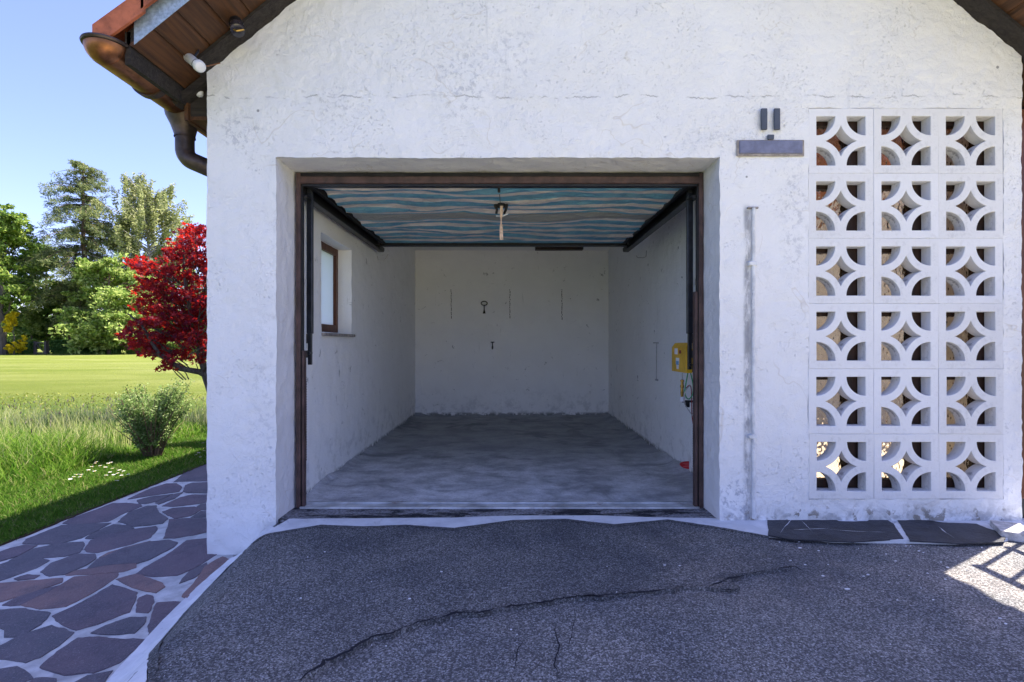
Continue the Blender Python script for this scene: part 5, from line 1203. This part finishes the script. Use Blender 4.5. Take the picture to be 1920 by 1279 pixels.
pads = [(385, 447, 34, 14), (350, 470, 30, 12), (372, 485, 36, 14), (258, 493, 22, 10), (290, 500, 34, 13), (330, 512, 36, 14), (380, 522, 36, 16), (275, 530, 28, 12), (315, 548, 40, 15), (360, 560, 44, 18), (395, 575, 40, 18), (290, 575, 30, 12), (262, 560, 14, 7),
        (330, 590, 42, 14), (285, 602, 34, 10), (372, 605, 40, 16), (250, 622, 24, 9), (285, 632, 34, 11), (325, 625, 40, 13), (375, 640, 34, 13), (300, 655, 34, 9), (340, 662, 26, 8), (385, 668, 18, 8), (262, 640, 20, 7), (318, 682, 16, 7), (322, 470, 18, 8), (345, 440, 14, 7), (368, 430, 12, 6),
        (430, 440, 40, 18), (470, 480, 46, 20), (430, 520, 46, 20), (490, 540, 44, 20), (440, 590, 46, 20), (520, 590, 36, 18), (470, 640, 40, 16), (420, 640, 34, 14)]
Cs = []; Sp = []
for (cx, cy, rx, ry) in pads:
    for i in range(int(rx*ry/17)+5):
        dy = random.gauss(0, .32); a = random.random()*6.283; r_ = math.sqrt(random.random())
        p = mp(cx+rx*r_*math.cos(a), cy+ry*r_*math.sin(a)*.9 + 7*(math.cos(a)*r_)**2, dy); p.x += (p.x+xb)*dy/YM; Cs.append(tuple(p)); Sp.append(.10)
        if i % 5 == 0: limb(m, p*.0+mp(380+(cx-380)*.5, cy+30, dy*.4), p, .010, .003, 4, .1, 3)
m.build('trunk', M['barkmaple'], t, smooth=True)
V, q = leafcloud(np.array(Cs), 11, np.array(Sp)*1.2, .050, .5, .3, star=True); mesh_np('crown', V, q, M['redleaf'], t)

# small shrub on the grass edge
YS = 5.45; xs0 = wx(286, YS); t = empty('shrub', (xs0, YS, -.195)); tag(t, 'small twiggy green shrub in the grass beside the path', 'shrub')
m = MB(); Cs = []
for i in range(95):
    a = random.random()*6.283; r_ = random.random()**.5; px = 283+66*r_*math.cos(a); hgt = .42+.44*random.random()*(1-.35*r_)
    if px > 320: hgt += .08
    if 262 < px < 300: hgt -= .10
    tip = Vector((wx(px, YS)-xs0, .30*r_*math.sin(a), hgt)); st_ = Vector((tip.x*.22, tip.y*.22, 0)); mid = st_.lerp(tip, .5)+Vector((-tip.x*.10, 0, .03))
    m.tube([st_, mid, tip], [.006, .0045, .002], 5)
    for j in range(36):
        f_ = random.uniform(.16, 1.03)**.85; p = st_.lerp(mid, f_*2) if f_ < .5 else mid.lerp(tip, f_*2-1); Cs.append((p.x+random.gauss(0, .02), p.y+random.gauss(0, .02), p.z+random.gauss(0, .015)))
for i in range(14):
    a = random.random()*6.283; tip = Vector((.42*math.cos(a), .35*math.sin(a), random.uniform(.3, .6))); m.tube([(0, 0, .02), tip*.5, tip], [.005, .004, .0015], 4)
m.build('stems', m_wood('twig_bark', (.20, .11, .08), (.10, .06, .05), 2), t)
V, q = leafcloud(np.array(Cs), 6, .042, .0115, 1, 0, .55); mesh_np('foliage', V, q, M['shrubleaf'], t)

# grass ---------------------------------------------------------------
def blades(x, y, h, wd, lean, mat, name, label, z0=-.205, segs=2, group=None):
    n = len(x); a = rng.random(n)*6.283; dx, dy = np.cos(a), np.sin(a); la = rng.random(n)*6.283; L_ = lean*h*(.3+rng.random(n)); lx, ly = np.cos(la)*L_, np.sin(la)*L_
    V = []
    for k_ in range(segs):
        t_ = k_/segs; w_ = wd*(1-t_*.55)
        for s_ in (-1, 1): V.append(np.stack([x+s_*dx*w_+lx*t_*t_, y+s_*dy*w_+ly*t_*t_, z0+h*t_*(1-.12*t_)], 1))
    V.append(np.stack([x+lx, y+ly, z0+h*.9], 1)); V = np.stack(V, 1); m_ = V.shape[1]; V = V.reshape(-1, 3); b_ = np.arange(n)[:, None]*m_
    tri = []
    for k_ in range(segs-1): tri += [b_+np.array([[2*k_, 2*k_+1, 2*k_+3]]), b_+np.array([[2*k_, 2*k_+3, 2*k_+2]])]
    tri.append(b_+np.array([[2*segs-2, 2*segs-1, 2*segs]])); o = mesh_np(name, V, np.concatenate(tri), mat); return tag(o, label, 'grass', kind='stuff')
n = 120000; y = 1.2+ (rng.random(n)**1.4)*13; x = -3.03-rng.random(n)**1.1*2.0
x = np.where(rng.random(n) < .08, -3.03+rng.normal(0, .012, n), x)
keep_ = (x > -3.03-1.25-.2*np.sin(y*1.3)-.15*rng.random(n)); x, y = x[keep_], y[keep_]
h = (.022+.030*rng.random(len(x)))*(1+.5*noise3(np.stack([x, y, 0*x], 1), 2.5, 3)); blades(x, y, h, .0022+.0003*y, .9, M['grass'], 'mown_grass', 'short mown grass beside the flagged path')
n = 90000; y = 1.5+(rng.random(n)**1.0)*7.2; x = -4.15-rng.random(n)**1.5*9; keep_ = np.abs(x) < y*1.15+2.5; x, y = x[keep_], y[keep_]
den = noise3(np.stack([x, y, 0*x], 1), 1.1, 8); keep_ = rng.random(len(x)) < (.55+.9*den)*np.clip((7.9-y)/2.2, .10, 1); x, y, den = x[keep_], y[keep_], den[keep_]
h = (.13+.20*rng.random(len(x)))*(1+.7*den)*np.clip((-x-4.0)/.5, .35, 1)*np.clip(1.15-(y-4.6)/5.5, .32, 1); blades(x, y, h, .0026+.0003*y, .75, M['tallgrass'], 'tall_grass', 'long uncut green grass bordering the lawn', segs=4)
n = 7000; y = 4.6+rng.random(n)**.9*4.0; x = -4.4-rng.random(n)**1.2*8; keep_ = np.abs(x) < y*1.1+1.5; x, y = x[keep_], y[keep_]
h = (.24+.26*rng.random(len(x)))*np.clip(1.2-(y-4.6)/6, .4, 1); blades(x, y, h, .0016+.0002*y, .35, M['drygrass'], 'dry_grass', 'pale dry grass stalks standing in the long grass', segs=3)
# seed heads on stalks
n = 420; y = 4.6+rng.random(n)*4.2; x = -4.3-rng.random(n)*6; hh_ = (.30+.26*rng.random(n))*np.clip(1.2-(y-4.6)/6, .5, 1); V = []; Q = []
for i in range(n):
    if abs(x[i]) > y[i]*1.1+.6: continue
    lx, ly = random.gauss(0, .04), random.gauss(0, .04); b_ = len(V); z0_ = -.2+hh_[i]; r_ = .0045+.003*random.random(); Lh = .035+.03*random.random()
    V += [(x[i]+lx, y[i]+ly, z0_), (x[i]+lx+r_, y[i]+ly, z0_+Lh*.4), (x[i]+lx-r_*.5, y[i]+ly+r_*.87, z0_+Lh*.4), (x[i]+lx-r_*.5, y[i]+ly-r_*.87, z0_+Lh*.4), (x[i]+lx*1.2, y[i]+ly*1.2, z0_+Lh), (x[i]-.0012, y[i], -.2), (x[i]+.0012, y[i], -.2)]
    Q += [(b_, b_+1, b_+2), (b_, b_+2, b_+3), (b_, b_+3, b_+1), (b_+4, b_+2, b_+1), (b_+4, b_+3, b_+2), (b_+4, b_+1, b_+3), (b_+5, b_+6, b_)]
o = mesh_np('seed_heads', V, np.array(Q), M['seed']); tag(o, 'brown grass seed heads above the long grass', 'grass', kind='stuff')
# far-lawn tufts break up the sheet
n = 5000; y = 7.5+rng.random(n)**2*5; x = -(.35*y)-rng.random(n)*y*.85; blades(x, y, (.02+.025*rng.random(n)), .006+.0009*y, 1.0, M['lawnblade'], 'lawn_tufts', 'pale yellow green tufts over the open lawn', segs=1)
# daisies
src = None
spots = [(176, 868), (183, 865), (172, 874), (190, 872), (165, 880), (179, 882), (200, 868), (208, 866), (196, 875), (150, 889), (155, 892), (137, 893), (130, 896), (142, 889), (213, 877), (225, 880), (206, 884), (212, 889), (222, 886), (228, 890), (198, 890), (217, 900), (241, 888), (232, 882), (380, 830), (372, 848), (384, 844), (376, 856), (368, 852)]
for i, (px, py) in enumerate(spots):
    hh = .06+.03*random.random() if i < 16 else .03
    Y = (H+.2-hh)*F/(py-VY); X = wx(px, Y)
    if src is None:
        src = empty('daisy', (X, Y, -.205)); m = MB(); m.tube([(0, 0, 0), (.004, 0, .05), (0, 0, .085)], .0016, 5); m.build('stem', M['grass'], src)
        m = MB()
        for k_ in range(12):
            a = k_*math.pi/6; m.add([(.004*math.cos(a), .004*math.sin(a), .086), (.016*math.cos(a-.2), .016*math.sin(a-.2), .090), (.019*math.cos(a), .019*math.sin(a), .089), (.016*math.cos(a+.2), .016*math.sin(a+.2), .090)], [(0, 1, 2, 3)])
        m.build('petals', M['petal'], src); m = MB(); m.tube([(0, 0, .083), (0, 0, .090)], [.006, .004], 8); m.build('flower_head', M['daisyeye'], src); t = src
    else:
        t = link(src.copy()); t.location = (X, Y, -.205)
        for ch in list(src.children):
            c_ = ch.copy(); c_.parent = t; SC.collection.objects.link(c_)
    s_ = hh/.088; t.scale = (.8, .8, s_); t.rotation_euler = (random.gauss(0, .12), random.gauss(0, .12), random.random()*6)
    if i < 24: tag(t, 'white daisy in the loose patch at the foot of the long grass', 'daisy', 'daisies in the patch by the long grass')
    else: tag(t, 'white daisy in the shaded grass close to the white corner', 'daisy', 'daisies close to the wall corner')
